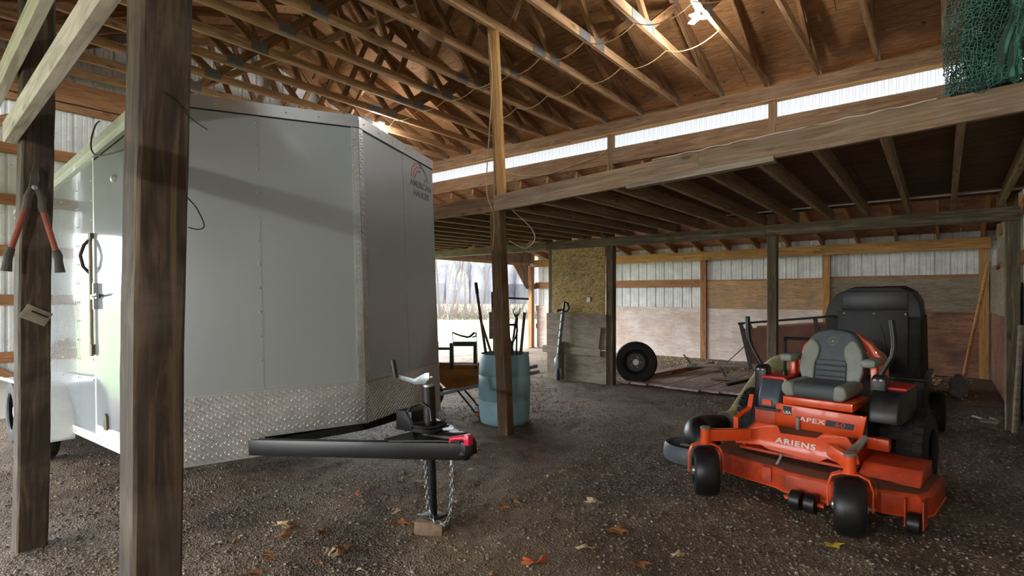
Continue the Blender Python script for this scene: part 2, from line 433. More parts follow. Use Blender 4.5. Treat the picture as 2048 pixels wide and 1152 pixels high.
# ground
def dirt():
    t = NT('gravel_floor'); v = t.co()
    vo = t.n('ShaderNodeTexVoronoi'); vo.inputs['Scale'].default_value = 88; t.l(v, vo.inputs['Vector'])
    vc = t.n('ShaderNodeTexVoronoi'); vc.inputs['Scale'].default_value = 26; t.l(v, vc.inputs['Vector'])
    sp = t.n('ShaderNodeSeparateColor'); t.l(vo.outputs['Color'], sp.inputs[0])
    st = t.ramp(sp.outputs[0], [(0.0, srgb('#6f675d')), (0.4, srgb('#857d73')), (0.75, srgb('#9b9389')), (1.0, srgb('#b0a99e'))])
    n1 = t.noise(v, 7, 7, 0.7); dr = t.ramp(n1, [(0.3, srgb('#665443')), (0.6, srgb('#8b7862')), (0.8, srgb('#a5937b'))])
    n2 = t.noise(v, 0.55, 4, 0.6); f = t.ramp(n2, [(0.40, (0.05,) * 3 + (1,)), (0.58, (0.85,) * 3 + (1,))])
    n3 = t.noise(v, 40, 3, 0.6); f3 = t.ramp(n3, [(0.45, (0, 0, 0, 1)), (0.55, (1, 1, 1, 1))]); f = t.mix(1.0, f, f3, 'MULTIPLY')
    n4 = t.noise(v, 0.9, 5, 0.65, 0.4); dr = t.mix(t.ramp(n4, [(0.46, (0, 0, 0, 1)), (0.62, (0.75,) * 3 + (1,))]), dr, srgb('#3d3026'))
    c = t.mix(f, dr, st)
    ad = t.n('ShaderNodeMath', operation='SUBTRACT'); t.l(n1, ad.inputs[0]); t.l(vo.outputs['Distance'], ad.inputs[1])
    t.bump(ad.outputs[0], 0.9, 0.02); t.done(c, 0.85, 0, 0.3)
dirt()
t = NT('stone_grey'); oi = t.n('ShaderNodeTexCoord'); vo = t.n('ShaderNodeTexVoronoi'); vo.inputs['Scale'].default_value = 45; t.l(oi.outputs['Object'], vo.inputs['Vector'])
sp = t.n('ShaderNodeSeparateColor'); t.l(vo.outputs['Color'], sp.inputs[0])
t.done(t.ramp(sp.outputs[1], [(0.0, srgb('#5f554a')), (0.5, srgb('#776d60')), (0.85, srgb('#8f8679')), (1.0, srgb('#a9a194'))]), 0.8, 0, 0.3)
t = NT('grass_ground'); v = t.co(); n = t.noise(v, 1.2, 6, 0.7)
t.done(t.ramp(n, [(0.3, srgb('#54653f')), (0.7, srgb('#68774f'))]), 0.95)
t = NT('dry_field'); v = t.co(); n = t.noise(v, 0.6, 6, 0.7)
t.done(t.ramp(n, [(0.3, srgb('#57553f')), (0.7, srgb('#686450'))]), 0.95)
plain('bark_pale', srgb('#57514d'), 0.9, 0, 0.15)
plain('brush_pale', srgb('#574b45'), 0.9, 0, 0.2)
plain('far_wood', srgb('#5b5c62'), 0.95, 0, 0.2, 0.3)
# ---------------------------------------------------------------- the place: floor and ground
XL, XR = -9.2, 0.66
YF, YL, YB, YW, YO = 0.64, 4.42, 8.05, 12.6, -3.9
PEAK_Y, HEEL_Z, PITCH = 4.345, 4.46, 0.333

def vnoise(X, Y, seed=0):
    rng = np.random.RandomState(seed); T = rng.rand(257, 257)
    xi = np.floor(X).astype(int); yi = np.floor(Y).astype(int); fx = X - xi; fy = Y - yi
    fx = fx * fx * (3 - 2 * fx); fy = fy * fy * (3 - 2 * fy); a = xi % 256; b = yi % 256
    return (T[a, b] * (1 - fx) + T[a + 1, b] * fx) * (1 - fy) + (T[a, b + 1] * (1 - fx) + T[a + 1, b + 1] * fx) * fy
def ground_z(X, Y):
    X = np.asarray(X, float); Y = np.asarray(Y, float)
    z = 0.030 * (vnoise(X * 1.3 + 40, Y * 1.3 + 40, 1) - 0.5) + 0.020 * (vnoise(X * 4 + 80, Y * 4 + 80, 2) - 0.5) + 0.012 * (vnoise(X * 11 + 100, Y * 11 + 100, 3) - 0.5)
    return z - 0.012
def gz(x, y): return float(ground_z(np.array([x]), np.array([y]))[0])
def grid_mesh(name, xs, ys, zf):
    X, Y = np.meshgrid(xs, ys); Z = zf(X, Y); n, m = len(ys), len(xs)
    V = np.stack([X, Y, Z], -1).reshape(-1, 3); i = np.arange(n * m).reshape(n, m)
    F = np.stack([i[:-1, :-1], i[:-1, 1:], i[1:, 1:], i[1:, :-1]], -1).reshape(-1, 4)
    me = bpy.data.meshes.new(name); me.from_pydata(V.tolist(), [], F.tolist()); me.polygons.foreach_set('use_smooth', [True] * len(me.polygons)); me.update()
    return me
put('floor', grid_mesh('floor', np.arange(-9.40, 1.0, 0.043), np.arange(-4.1, 12.95, 0.053), ground_z), 'gravel_floor', kind='structure')

def stones(name, n, seed, xr, yr, smin, smax, dens, mat):
    rng = np.random.RandomState(seed); X = rng.uniform(*xr, n * 4); Y = rng.uniform(*yr, n * 4)
    keep = rng.rand(n * 4) < dens(X, Y); X = X[keep][:n]; Y = Y[keep][:n]; n = len(X); Z = ground_z(X, Y)
    S = smin + (smax - smin) * rng.rand(n) ** 2.2
    base = np.array([[1, 0, 0], [-1, 0, 0], [0, 1, 0], [0, -1, 0], [0, 0, 1], [0, 0, -1]], float)
    P = base[None] * (0.65 + 0.7 * rng.rand(n, 6, 1)) + 0.25 * (rng.rand(n, 6, 3) - 0.5)
    P *= S[:, None, None] * np.stack([0.8 + 0.7 * rng.rand(n), 0.7 + 0.5 * rng.rand(n), 0.45 + 0.35 * rng.rand(n)], -1)[:, None, :]
    a = rng.rand(n) * 6.28; c, s = np.cos(a)[:, None], np.sin(a)[:, None]
    Q = np.stack([P[..., 0] * c - P[..., 1] * s, P[..., 0] * s + P[..., 1] * c, P[..., 2]], -1) + np.stack([X, Y, Z + S * 0.15], -1)[:, None, :]
    f = np.array([[0, 2, 4], [2, 1, 4], [1, 3, 4], [3, 0, 4], [2, 0, 5], [1, 2, 5], [3, 1, 5], [0, 3, 5]])
    F = (f[None] + 6 * np.arange(n)[:, None, None]).reshape(-1, 3)
    me = bpy.data.meshes.new(name); me.vertices.add(n * 6); me.vertices.foreach_set('co', Q.reshape(-1))
    me.loops.add(len(F) * 3); me.loops.foreach_set('vertex_index', F.reshape(-1).astype(np.int32))
    me.polygons.add(len(F)); me.polygons.foreach_set('loop_start', (np.arange(len(F)) * 3).astype(np.int32)); me.update(); me.validate()
    return put(name, me, mat, kind='stuff')
gdens = lambda X, Y: np.clip(1.3 - 0.1 * np.hypot(X, Y), 0.12, 1) * np.clip(-0.25 + 1.9 * vnoise(X * 0.9 + 7, Y * 0.9 + 3, 11), 0.08, 1)
o = stones('loose_gravel', 36000, 5, (-9.1, 0.6), (0.55, 9.3), 0.0035, 0.0145, gdens, 'stone_grey')
tag(o, 'small grey gravel stones scattered over the dirt floor', 'gravel')

cdens = lambda X, Y: np.clip((Y - 9.6) / 2.2, 0.03, 1) * np.clip(0.2 + 1.2 * vnoise(X * 1.7 + 17, Y * 1.7 + 13, 21), 0, 1)
o = stones('wood_litter', 2600, 9, (-7.5, 0.4), (8.3, 12.5), 0.008, 0.030, cdens, 'leaf_tan')
tag(o, 'pale wood chips and litter along the foot of the back wall', 'litter')
# lawn and field beyond the open end
put('lawn', grid_mesh('lawn', np.linspace(-40, -9.22, 60), np.linspace(-40, 60, 80), lambda X, Y: 0.05 * vnoise(X * .4 + 90, Y * .4 + 90, 4) - 0.05), 'grass_ground', kind='structure')
put('field', grid_mesh('field', np.linspace(-260, -39, 20), np.linspace(-160, 260, 30), lambda X, Y: 0.2 * vnoise(X * .1 + 90, Y * .1 + 90, 4) - 0.12), 'dry_field', kind='structure')
b = MB().box(-9.22, 40, -60, YO - 0.02, -0.3, -0.05); b.build('yard', 'grass_ground', kind='structure')

# ---------------------------------------------------------------- ribbed metal siding
def siding_sheet(parent, base, u, nrm, width, z0, ztop, mat='white_siding', pitch=0.225, rib=0.019):
    """one ribbed sheet: base point, horizontal direction u, outward normal nrm; ztop(s) may slope"""
    u = Vector(u); nrm = Vector(nrm); prof = [0.0]
    offs = [(0, 0)]; s = 0.0
    pts = []
    n = max(1, round(width / pitch)); pw = width / n
    for i in range(n):
        a = i * pw
        for ds, d in ((0.0, rib), (0.018, rib), (0.034, 0), (pw * 0.42, 0), (pw * 0.45, 0.004), (pw * 0.50, 0.004), (pw * 0.53, 0), (pw * 0.68, 0), (pw * 0.71, 0.004), (pw * 0.76, 0.004), (pw * 0.79, 0), (pw - 0.016, 0)):
            pts.append((a + ds, d))
    pts.append((width, rib))
    mb = MB(); V = []
    zt = ztop if callable(ztop) else (lambda s: ztop)
    B = Vector(base)
    for s_, d in pts:
        p = B + u * s_ + nrm * d
        V.append((p.x, p.y, z0)); V.append((p.x, p.y, zt(s_)))
    F = [(2 * i, 2 * i + 2, 2 * i + 3, 2 * i + 1) for i in range(len(pts) - 1)]
    mb.add(V, F)
    return mb.build('siding_sheet', mat, parent, M=Matrix.Identity(4), fix=False)
def siding_run(parent, base, u, nrm, length, z0, ztop, mat='white_siding', pitch=0.225, sheet_w=0.9):
    n = max(1, round(length / sheet_w)); wd = length / n
    zt = ztop if callable(ztop) else (lambda s: ztop)
    for i in range(n):
        b = Vector(base) + Vector(u) * wd * i
        siding_sheet(parent, b, u, nrm, wd, z0, (lambda s, i=i: zt(s + i * wd)), mat, pitch)

# ---------------------------------------------------------------- left end wall (gable)
roof_z = lambda y: HEEL_Z + (PEAK_Y - YF - abs(y - PEAK_Y)) * PITCH
wl = thing('wall_left', kind='structure', loc=(XL, YF, 0))
siding_run(wl, (XL - 0.06, YF, 0), (0, 1, 0), (-1, 0, 0), 3.6, -0.15, lambda s: roof_z(YF + s) + 0.02)
siding_run(wl, (XL - 0.06, YF + 3.6, 0), (0, 1, 0), (-1, 0, 0), YB - YF - 3.6, 2.40, lambda s: roof_z(YF + 3.6 + s) + 0.02)  # unseen opening left below, added to let daylight into the middle
board('opening_header', (XL, YF + 3.6, 2.36), (XL, YB, 2.36), 0.05, 0.09, 'joist_wood', wl)
board('added_jamb', (XL, YF + 3.55, 0), (XL, YF + 3.55, 2.4), 0.12, 0.12, 'girt_wood', wl, up=(1, 0, 0))
for z in (0.68, 1.405, 2.03, 2.68, 3.33):
    board('girt', (XL - 0.03, YF, z), (XL - 0.03, YB if z > 2.4 else YF + 3.5, z), 0.04, 0.14, 'girt_wood', wl)
board('header_board', (XL - 0.01, YF, 3.99), (XL - 0.01, YB, 3.99), 0.05, 0.09, 'girt_wood', wl)
board('header_board', (XL, YF, 4.20), (XL, YB, 4.20), 0.05, 0.29, 'girt_wood', wl)
board('gable_stud', (XL - 0.02, 2.35, 4.05), (XL - 0.02, 2.35, 4.35), 0.09, 0.06, 'girt_wood', wl, up=(1, 0, 0))
board('wall_brace', (XL + 0.0, 0.70, 0.85), (XL + 0.0, 1.75, 0.12), 0.04, 0.14, 'girt_wood', wl)
board('wall_brace', (XL + 0.02, 0.70, 3.35), (XL + 0.02, 1.45, 3.75), 0.04, 0.12, 'girt_wood', wl)
lean_z = lambda y: 2.63 + (YW - y) * 0.226           # top of back lean-to rafters
lt = thing('wall_left_shed', kind='structure', loc=(XL, YB, 0))
siding_run(lt, (XL - 0.03, YB, 0), (0, 1, 0), (-1, 0, 0), YW - YB, 2.40, lambda s: lean_z(YB + s) + 0.05, 'red_siding', 0.225)
board('opening_header', (XL, YB, 2.36), (XL, YW - 0.3, 2.36), 0.05, 0.09, 'joist_wood', lt)
MB().prism([(11.55, 2.42), (12.25, 2.42), (12.25, 1.66), (12.16, 1.66), (11.55, 2.33)], lambda a, b_, c: (c, a, b_), XL - 0.03, XL + 0.0).build('corner_panel', 'red_siding', lt, M=Matrix.Identity(4))
siding_run(lt, (XL - 0.03, 12.30, 0), (0, 1, 0), (-1, 0, 0), 0.30, -0.15, 2.40)
board('corner_post', (XL + 0.03, 12.33, 0.0), (XL + 0.03, 12.33, 2.30), 0.12, 0.12, 'girt_wood', lt, up=(1, 0, 0))
board('girt', (XL + 0.02, 12.39, 1.74), (XL + 0.02, 12.58, 1.74), 0.04, 0.16, 'girt_wood', lt)

wlf = thing('wall_left_front', kind='structure', loc=(XL, -1.6, 0))
siding_run(wlf, (XL - 0.03, YO, 0), (0, 1, 0), (-1, 0, 0), YF - YO, 2.30, lambda s: lean_z(2 * PEAK_Y - YO - s) + 0.05)
# ---------------------------------------------------------------- back wall
wb = thing('wall_back', kind='structure', loc=(-4.3, YW, 0))
siding_run(wb, (XL, YW + 0.06, 0), (1, 0, 0), (0, 1, 0), XR + 0.14 - XL, -0.15, 2.62)
for i, (xa, xb) in enumerate(((XL, -6.82), (-6.82, -4.35), (-4.35, -1.85), (-1.85, XR))):
    board('plate_board', (xa, YW - 0.10, 2.39), (xb, YW - 0.10, 2.39), 0.045, 0.20, 'new_wood', wb)
for x in (-6.82, -4.345, -1.847, 0.57):
    board('stud', (x, YW - 0.02, 0.0), (x, YW - 0.02, 2.36), 0.09, 0.13, 'new_wood' if x > -3 else 'girt_wood', wb, up=(1, 0, 0))
def ply(name, x0, x1, z0, z1, y, mat, parent, th=0.014):
    return board(name, (x0, y, (z0 + z1) / 2), (x1, y, (z0 + z1) / 2), th, z1 - z0 - 0.004, mat, parent)
board('girt', (XL, YW + 0.0, 1.765), (-4.40, YW + 0.0, 1.765), 0.04, 0.18, 'girt_wood', wb)
board('girt', (-4.29, YW + 0.02, 1.76), (-1.9, YW + 0.02, 1.76), 0.04, 0.14, 'girt_wood', wb)
board('girt', (-1.80, YW + 0.02, 1.78), (0.55, YW + 0.02, 1.78), 0.04, 0.14, 'girt_wood', wb)
board('girt', (XL, YW + 0.02, 0.6), (0.55, YW + 0.02, 0.6), 0.04, 0.14, 'girt_wood', wb)
board('girt', (XL, YW + 0.02, 1.12), (0.55, YW + 0.02, 1.12), 0.04, 0.14, 'girt_wood', wb)
ply('plywood_sheet', XL + 0.05, -6.87, 0.0, 1.19, YW - 0.01, 'wall_ply', wb)
ply('plywood_sheet', -6.77, -4.395, 0.0, 1.19, YW - 0.01, 'wall_ply', wb)
ply('plywood_sheet', -4.295, -1.895, 0.0, 1.172, YW - 0.01, 'wall_ply', wb)
ply('plywood_sheet', -4.295, -1.895, 1.172, 1.80, YW - 0.012, 'wall_ply_tan', wb)
ply('plywood_sheet', -1.80, 0.53, 0.0, 1.168, YW - 0.01, 'wall_ply_red', wb)
ply('plywood_sheet', -1.80, 0.53, 1.168, 1.80, YW - 0.012, 'wall_ply_grey', wb)

# ---------------------------------------------------------------- right wall
wr = thing('wall_right', kind='structure', loc=(XR, 5, 0))
siding_run(wr, (XR + 0.10, YO, 0), (0, 1, 0), (1, 0, 0), YW + 0.1 - YO, -0.15, lambda s: (roof_z(YO + s) if YF < YO + s < YB else (lean_z(YO + s) if YO + s >= YB else lean_z(2 * PEAK_Y - YO - s))) + 0.03)
for y0, y1, z1 in ((8.15, 9.9, 1.62), (9.9, 11.3, 1.86), (11.3, 12.55, 1.95)):
    board('plywood_sheet', (XR + 0.01, y0, 0.59), (XR + 0.01, y1, 0.59), 0.014, 1.16, 'wall_ply_red', wr)
    MB().box(0, y1 - y0, -0.007, 0.007, 0, z1 - 1.18).build('plywood_sheet', 'wall_ply_grey', wr, M=frame((XR + 0.0, y0, 1.175), (0, 1, 0)))
for y in (10.4, 11.5):
    board('stud', (XR + 0.06, y, 0), (XR + 0.06, y, 2.6), 0.09, 0.09, 'grey_wood', wr, up=(1, 0, 0))
board('stud', (XR + 0.05, 9.0, 0), (XR + 0.05, 9.0, 3.0), 0.14, 0.09, 'grey_wood', wr, up=(1, 0, 0))
for z in (1.9, 2.5, 3.3): board('girt', (XR + 0.06, YO, z), (XR + 0.06, YW, z), 0.04, 0.14, 'girt_wood', wr)
for y0 in (YO, -2.1, 0.4, 2.9, 5.4):
    board('plywood_sheet', (XR + 0.02, y0, 0.9), (XR + 0.02, min(y0 + 2.44, 7.95), 0.9), 0.014, 1.8, 'wall_ply_grey', wr)
# far front side of the near shed: boarded on the right, open on the left
wf = thing('wall_front', kind='structure', loc=(-1.2, YO, 0))
siding_run(wf, (-2.6, YO - 0.05, 0), (1, 0, 0), (0, -1, 0), XR + 2.6, -0.15, 2.62)

# ---------------------------------------------------------------- main roof
roof = thing('ceiling', kind='structure', loc=(-4.3, PEAK_Y, roof_z(PEAK_Y)))
cl = math.hypot(1, PITCH)
def roof_sheets(parent, y_low, y_high, z_low, z_high, mat, name='roof_sheet', x0=XL - 0.3, x1=XR + 0.3):
    p0 = Vector((0, y_low, z_low)); p1 = Vector((0, y_high, z_high)); d = p1 - p0; L = d.length; d.normalize()
    rows = math.ceil(L / 1.22)
    for r in range(rows):
        a, b2 = r * 1.22, min((r + 1) * 1.22, L); x = x0 - (1.22 if r % 2 else 0)
        while x < x1:
            xa, xb = max(x, x0), min(x + 2.44, x1)
            if xb - xa > 0.05:
                c0 = p0 + d * a; M = frame((xa, c0.y, c0.z), (1, 0, 0), Vector((1, 0, 0)).cross(d) if d.y > 0 else -Vector((1, 0, 0)).cross(d))
                s = 1 if d.y > 0 else -1
                mb = MB().box(0.003, xb - xa - 0.003, 0.002 * s if s > 0 else -(b2 - a) + 0.002, (b2 - a) - 0.002 if s > 0 else -0.002, 0, 0.013)
                mb.build(name, mat, parent, M=M)
            x += 2.44
roof_sheets(roof, YB + 0.32, PEAK_Y, roof_z(YB) - 0.32 * PITCH + 0.02, roof_z(PEAK_Y) + 0.02, 'roof_ply')
roof_sheets(roof, YF - 0.32, PEAK_Y, roof_z(YF) - 0.32 * PITCH + 0.02, roof_z(PEAK_Y) + 0.02, 'roof_ply')
for s in (-1, 1):
    ye = PEAK_Y - s * (PEAK_Y - YF + 0.36); ze = roof_z(YF) - 0.36 * PITCH + 0.055
    MB().add([(XL - .35, ye, ze), (XR + .35, ye, ze), (XR + .35, PEAK_Y, roof_z(PEAK_Y) + .075), (XL - .35, PEAK_Y, roof_z(PEAK_Y) + .075), (XL - .35, ye, ze + .02), (XR + .35, ye, ze + .02), (XR + .35, PEAK_Y, roof_z(PEAK_Y) + .095), (XL - .35, PEAK_Y, roof_z(PEAK_Y) + .095)],
             [(0, 1, 2, 3), (4, 5, 6, 7), (0, 1, 5, 4), (2, 3, 7, 6), (1, 2, 6, 5), (3, 0, 4, 7)]).build('roof_covering', 'tool_iron', roof, M=Matrix.Identity(4))
# trusses
BC = 4.335                                            # underside of the bottom chords
def make_truss():
    t = thing('roof_truss', 'x', 'roof truss', (0, YB, BC), group='roof trusses over the main bay')
    W = 0.042
    board('bottom_chord', (0, YF - 0.1, BC + 0.06), (0, PEAK_Y + 0.9, BC + 0.06), W, 0.10, 'lit_chord_wood', t)
    board('bottom_chord', (0, PEAK_Y + 0.9, BC + 0.06), (0, YB + 0.1, BC + 0.06), W, 0.10, 'lit_chord_wood', t)
    for s in (-1, 1):
        ye = PEAK_Y - s * (PEAK_Y - YF + 0.30); ze = roof_z(YF) - 0.30 * PITCH - 0.03
        board('top_chord', (0, ye, ze), (0, PEAK_Y, roof_z(PEAK_Y) - 0.045), W, 0.12, 'truss_wood', t)
        yb = PEAK_Y - s * 1.235; ym = PEAK_Y - s * 1.95; zm = roof_z(ym) - 0.10; zb = BC + 0.09
        board('web', (0.002, yb, zb), (0.002, ym, zm), W, 0.09, 'truss_wood', t)
        board('web', (0.002, yb + s * .05, zb), (0.002, PEAK_Y - s * 0.03, roof_z(PEAK_Y) - 0.12), W, 0.09, 'truss_wood', t)
        yv = PEAK_Y - s * 2.75; board('web', (-0.002, yv - s * .30, BC + .10), (-0.002, yv, roof_z(yv) - 0.10), W, 0.07, 'truss_wood', t)
        board('web', (0.004, ym, zm), (0.004, PEAK_Y - s * 2.75 - s * .28, BC + 0.09), W, 0.07, 'truss_wood', t)
        yq = PEAK_Y - s * 0.75; board('web', (-0.004, PEAK_Y - s * 0.35, BC + .09), (-0.004, yq, roof_z(yq) - 0.10), W, 0.07, 'truss_wood', t)
        for (gy, gzz, gw, gh) in ((yb, BC + 0.08, 0.20, 0.13), (ym, zm + 0.05, 0.14, 0.10), (PEAK_Y - s * (PEAK_Y - YF - 0.05), BC + 0.10, 0.18, 0.10)):
            for xs in (-W / 2 - 0.002, W / 2 + 0.003):
                MB().box(-gw / 2, gw / 2, -0.001, 0.001, -gh / 2, gh / 2).build('gusset_plate', 'gusset_steel', t, M=frame((xs, gy, gzz), (0, 1, 0)))
    for xs in (-W / 2 - 0.003, W / 2 + 0.003):
        MB().box(-0.12, 0.12, -0.001, 0.001, -0.07, 0.07).build('gusset_plate', 'gusset_steel', t, M=frame((xs, PEAK_Y, roof_z(PEAK_Y) - 0.10), (0, 1, 0)))
        MB().box(-0.12, 0.12, -0.001, 0.001, -0.05, 0.05).build('gusset_plate', 'gusset_steel', t, M=frame((xs, PEAK_Y + 0.9, BC + 0.06), (0, 1, 0)))
    return t
tr0 = make_truss(); TX = [0.01 - 0.635 * k for k in range(15)]
for k, x in enumerate(TX):
    lab = 'wooden roof truss with steel gusset plates, %s from the right wall' % ORD[k]
    M = Matrix.Translation((x, YB, BC))
    if k == 0:
        tr0.matrix_basis = M; WM[tr0.name] = M; tr0['label'] = lab
    else: copy_tree(tr0, M, lab)
# lateral braces seen crossing the trusses
for i, (p0, p1, lab) in enumerate((((-9.1, 3.2, 4.52), (-4.9, 4.3, 4.9), 'long diagonal timber brace nailed across trusses over the trailer'),
                      ((-9.1, 6.0, 4.50), (-6.3, 5.0, 5.2), 'short diagonal timber brace between the trusses by the left gable'))):
    board('truss_brace', p0, p1, 0.04, 0.09, 'truss_wood', label=lab, cat='brace')

# ---------------------------------------------------------------- header and clerestory rows
def row(name, y, s, lab):
    h = thing(name, lab, 'header beam', (-4.3, y, 4.15))
    for xa, xb in ((XL, -4.33), (-4.33, XR)):
        board('header_board', (xa, y - s * 0.07, 4.24), (xb, y - s * 0.07, 4.24), 0.045, 0.185, 'header_wood', h)
        board('header_lip', (xa, y - s * 0.03, 4.142), (xb, y - s * 0.03, 4.142), 0.12, 0.022, 'new_wood', h)
        board('sill_board', (xa, y - s * 0.02, 3.775), (xb, y - s * 0.02, 3.775), 0.045, 0.25, 'header_wood', h)
        board('heel_block', (xa, y + s * 0.10, 4.40), (xb, y + s * 0.10, 4.40), 0.03, 0.22, 'truss_wood', h)
        board('sill_cap', (xa, y + s * 0.01, 3.90), (xb, y + s * 0.01, 3.90), 0.10, 0.02, 'grey_wood', h)
    return h
row('clerestory_header', YB, 1, 'long timber header with light strip along the far wall top')
row('front_header', YF, -1, 'timber header over the near row of dark posts')
win = thing('window_1', kind='structure', loc=(-4.3, YB + 0.06, 3.9))
for xa, xb in ((XL, -6.82), (-6.82, -4.33), (-4.33, -1.84), (-1.84, XR)):
    siding_sheet(win, (xa, YB + 0.07, 0), (1, 0, 0), (0, 1, 0), xb - xa, 3.86, 4.16, 'translucent_panel', 0.076, 0.012)

# posts of the far row and stall
def post(name, p0, p1, wd, dp, mat, label, **kw):
    return board(name, p0, p1, wd, dp, mat, up=(1, 0, 0), chamfer=0.006, label=label, cat='post', **kw)
def far_post(x, lab, mat='dark_beam_wood'):
    t = thing('timber_post', lab, 'post', (x, YB, -0.02))
    board('post_shaft', (x, YB, -0.05), (x, YB, 2.285), 0.125, 0.12, mat, t, up=(1, 0, 0), chamfer=0.006)
    board('post_upper', (x, YB + 0.0, 2.44), (x, YB + 0.0, 4.13), 0.10, 0.09, 'header_wood', t, up=(1, 0, 0))
far_post(-4.32, 'dark timber post on the right edge of the chipboard stall panel')
far_post(-1.83, 'slim dark timber post behind the mower, mid lower loft beam')
far_post(0.60, 'dark timber post at the right wall beside the leaning handle')
far_post(-6.82, 'timber post of the far row behind the trailer')
post('stall_post', (-5.50, YB - 0.02, -0.05), (-5.50, YB - 0.02, 2.285), 0.10, 0.09, 'dark_beam_wood', 'dark timber stud on the left edge of the chipboard stall panel')

# ---------------------------------------------------------------- storage loft
loft = thing('storage_loft', 'low timber storage loft with long grey front beam and closely spaced joists', 'loft', (-3.7, YL, 0))
fb = lambda x: 2.360 if x < -3.7 else 2.360 + (x + 3.7) * 0.195 / 4.32     # underside of front beam
board('front_beam', (XL + 0.04, YL - 0.03, fb(-9) + 0.085), (-3.76, YL - 0.03, fb(-3.76) + 0.085), 0.045, 0.165, 'header_wood', loft)
board('front_beam', (-3.755, YL - 0.03, fb(-3.7) + 0.085), (-1.55, YL - 0.03, fb(-1.55) + 0.09), 0.045, 0.17, 'loft_beam_wood', loft)
board('front_beam', (-1.548, YL - 0.03, fb(-1.55) + 0.09), (XR, YL - 0.03, fb(XR) + 0.09), 0.045, 0.17, 'loft_beam_wood', loft)
board('ledger_board', (-2.18, YL - 0.045, fb(-2.18) - 0.005), (-0.98, YL - 0.045, fb(-0.98) - 0.005), 0.085, 0.042, 'grey_wood', loft)
for xa, xb in ((XL + 0.04, -5.6), (-5.598, -1.9), (-1.898, XR)):
    board('rear_beam', (xa, YB - 0.02, 2.357), (xb, YB - 0.02, 2.357), 0.13, 0.145, 'dark_beam_wood', loft)
jx = [0.50 - 0.4065 * k for k in range(24)]
for x in jx:
    f0 = fb(x) + 0.075; b0 = 2.43 + 0.07
    board('joist', (x, YL - 0.005, f0), (x, YB + 0.12, b0), 0.042, 0.14, 'joist_wood', loft)
for i in range(7):
    xa = XL + 0.04 + i * 1.42; xb = min(xa + 1.416, XR)
    for (ya, yb) in ((YL - 0.04, 5.64), (5.645, 6.86), (6.865, 7.62)):
        def zz(x, y):
            t_ = (y - YL) / (YB - YL); return (fb(x) + 0.147) * (1 - t_) + 2.572 * t_
        V = [(xa, ya, zz(xa, ya)), (xb, ya, zz(xb, ya)), (xb, yb, zz(xb, yb)), (xa, yb, zz(xa, yb))]
        V += [(a, b_, c + 0.016) for a, b_, c in V]
        MB().add(V, [(0, 3, 2, 1), (4, 5, 6, 7), (0, 1, 5, 4), (1, 2, 6, 5), (2, 3, 7, 6), (3, 0, 4, 7)]).build('deck_sheet', 'loft_deck_wood', loft, M=Matrix.Identity(4))
for xa, xb in ((XL + 0.04, -4.3), (-4.29, XR)): board('deck_edge', (xa, 7.84, 2.59), (xb, 7.84, 2.59), 0.36, 0.016, 'loft_deck_wood', loft)
for xa, xb in ((XL + 0.04, -4.3), (-4.29, XR)): board('light_gap_strip', (xa, 7.64, 2.567), (xb, 7.64, 2.567), 0.035, 0.012, 'white_siding', loft)  # white strip in place of light showing through a gap in the deck
for x in (-5.85, -6.6, -7.3):
    board('strut', (x, 7.75, 2.36), (x + 0.25, 7.75, 2.55), 0.04, 0.05, 'new_wood', loft)

# centre post under the loft beam, running on up to the trusses and leaning slightly
cp = thing('timber_post', 'tall timber post in front of the blue barrel', 'post', (-3.63, 4.42, 0))
board('post_shaft', (-3.628, 4.435, -0.04), (-3.748, 4.435, 2.365), 0.115, 0.135, 'post_mid', cp, up=(1, 0, 0), chamfer=0.006)
board('post_upper', (-3.76, 4.50, 2.30), (-3.885, 4.50, 4.40), 0.09, 0.055, 'truss_wood', cp, up=(1, 0, 0))
board('post_upper', (-3.715, 4.47, 2.50), (-3.83, 4.47, 4.40), 0.045, 0.10, 'new_wood', cp, up=(1, 0, 0))

# ---------------------------------------------------------------- near row of dark posts with whitewashed boards
def rough_post(name, base, top, wd, mat, label, seed):
    rng = random.Random(seed); base, top = Vector(base), Vector(top); n = 44; rings = []
    M = frame(base, top - base, (1, 0, 0)); L = (top - base).length; h = wd / 2; c = 0.010
    sec = [(-h, -h + c), (-h + c, -h), (-h * .3, -h), (h * .35, -h), (h - c, -h), (h, -h + c), (h, -h * .3), (h, h * .3), (h, h - c), (h - c, h), (0, h), (-h + c, h), (-h, h - c), (-h, 0)]
    off = [[rng.uniform(-0.0016, 0.0016) for _ in sec] for _ in range(n + 1)]
    for i in range(n + 1):
        rings.append([(L * i / n, a + off[i][k] + 0.003 * math.sin(i * .31 + seed), b2 + off[i][k]) for k, (a, b2) in enumerate(sec)])
    return MB().rings(rings).build(name, mat, M=M, smooth=True, angle=40, label=label, cat='post')
rough_post('timber_post', (-2.195, 0.68, -0.06), (-2.01, 0.68, 4.13), 0.152, 'post_dark', 'thick dark timber post nearest the camera, in front of the trailer', 3)
rough_post('timber_post', (-4.14, 0.69, -0.06), (-3.89, 0.69, 4.13), 0.140, 'post_dark', 'dark timber post at far left with red-handled loppers hung on it', 9)
board('rail_board', (-4.02, 0.585, 2.350), (-1.86, 0.585, 2.572), 0.055, 0.112, 'whitewash', chamfer=0.004, label='whitewashed rail board, lower one, joining the two dark near posts', cat='board')
board('rail_board', (-5.2, 0.585, 2.545), (-2.5, 0.585, 2.945), 0.05, 0.115, 'whitewash', chamfer=0.004, label='whitewashed rail board, upper one, at top left corner', cat='board')
board('added_shadow_bar', (-2.75, -0.4, 2.205), (-1.1, -0.4, 1.792), 0.05, 0.060, 'header_wood', label='added unseen slanting bar that casts the shadow band on the trailer front', cat='board')  # added out of view to throw the slanting shadow on the trailer nose

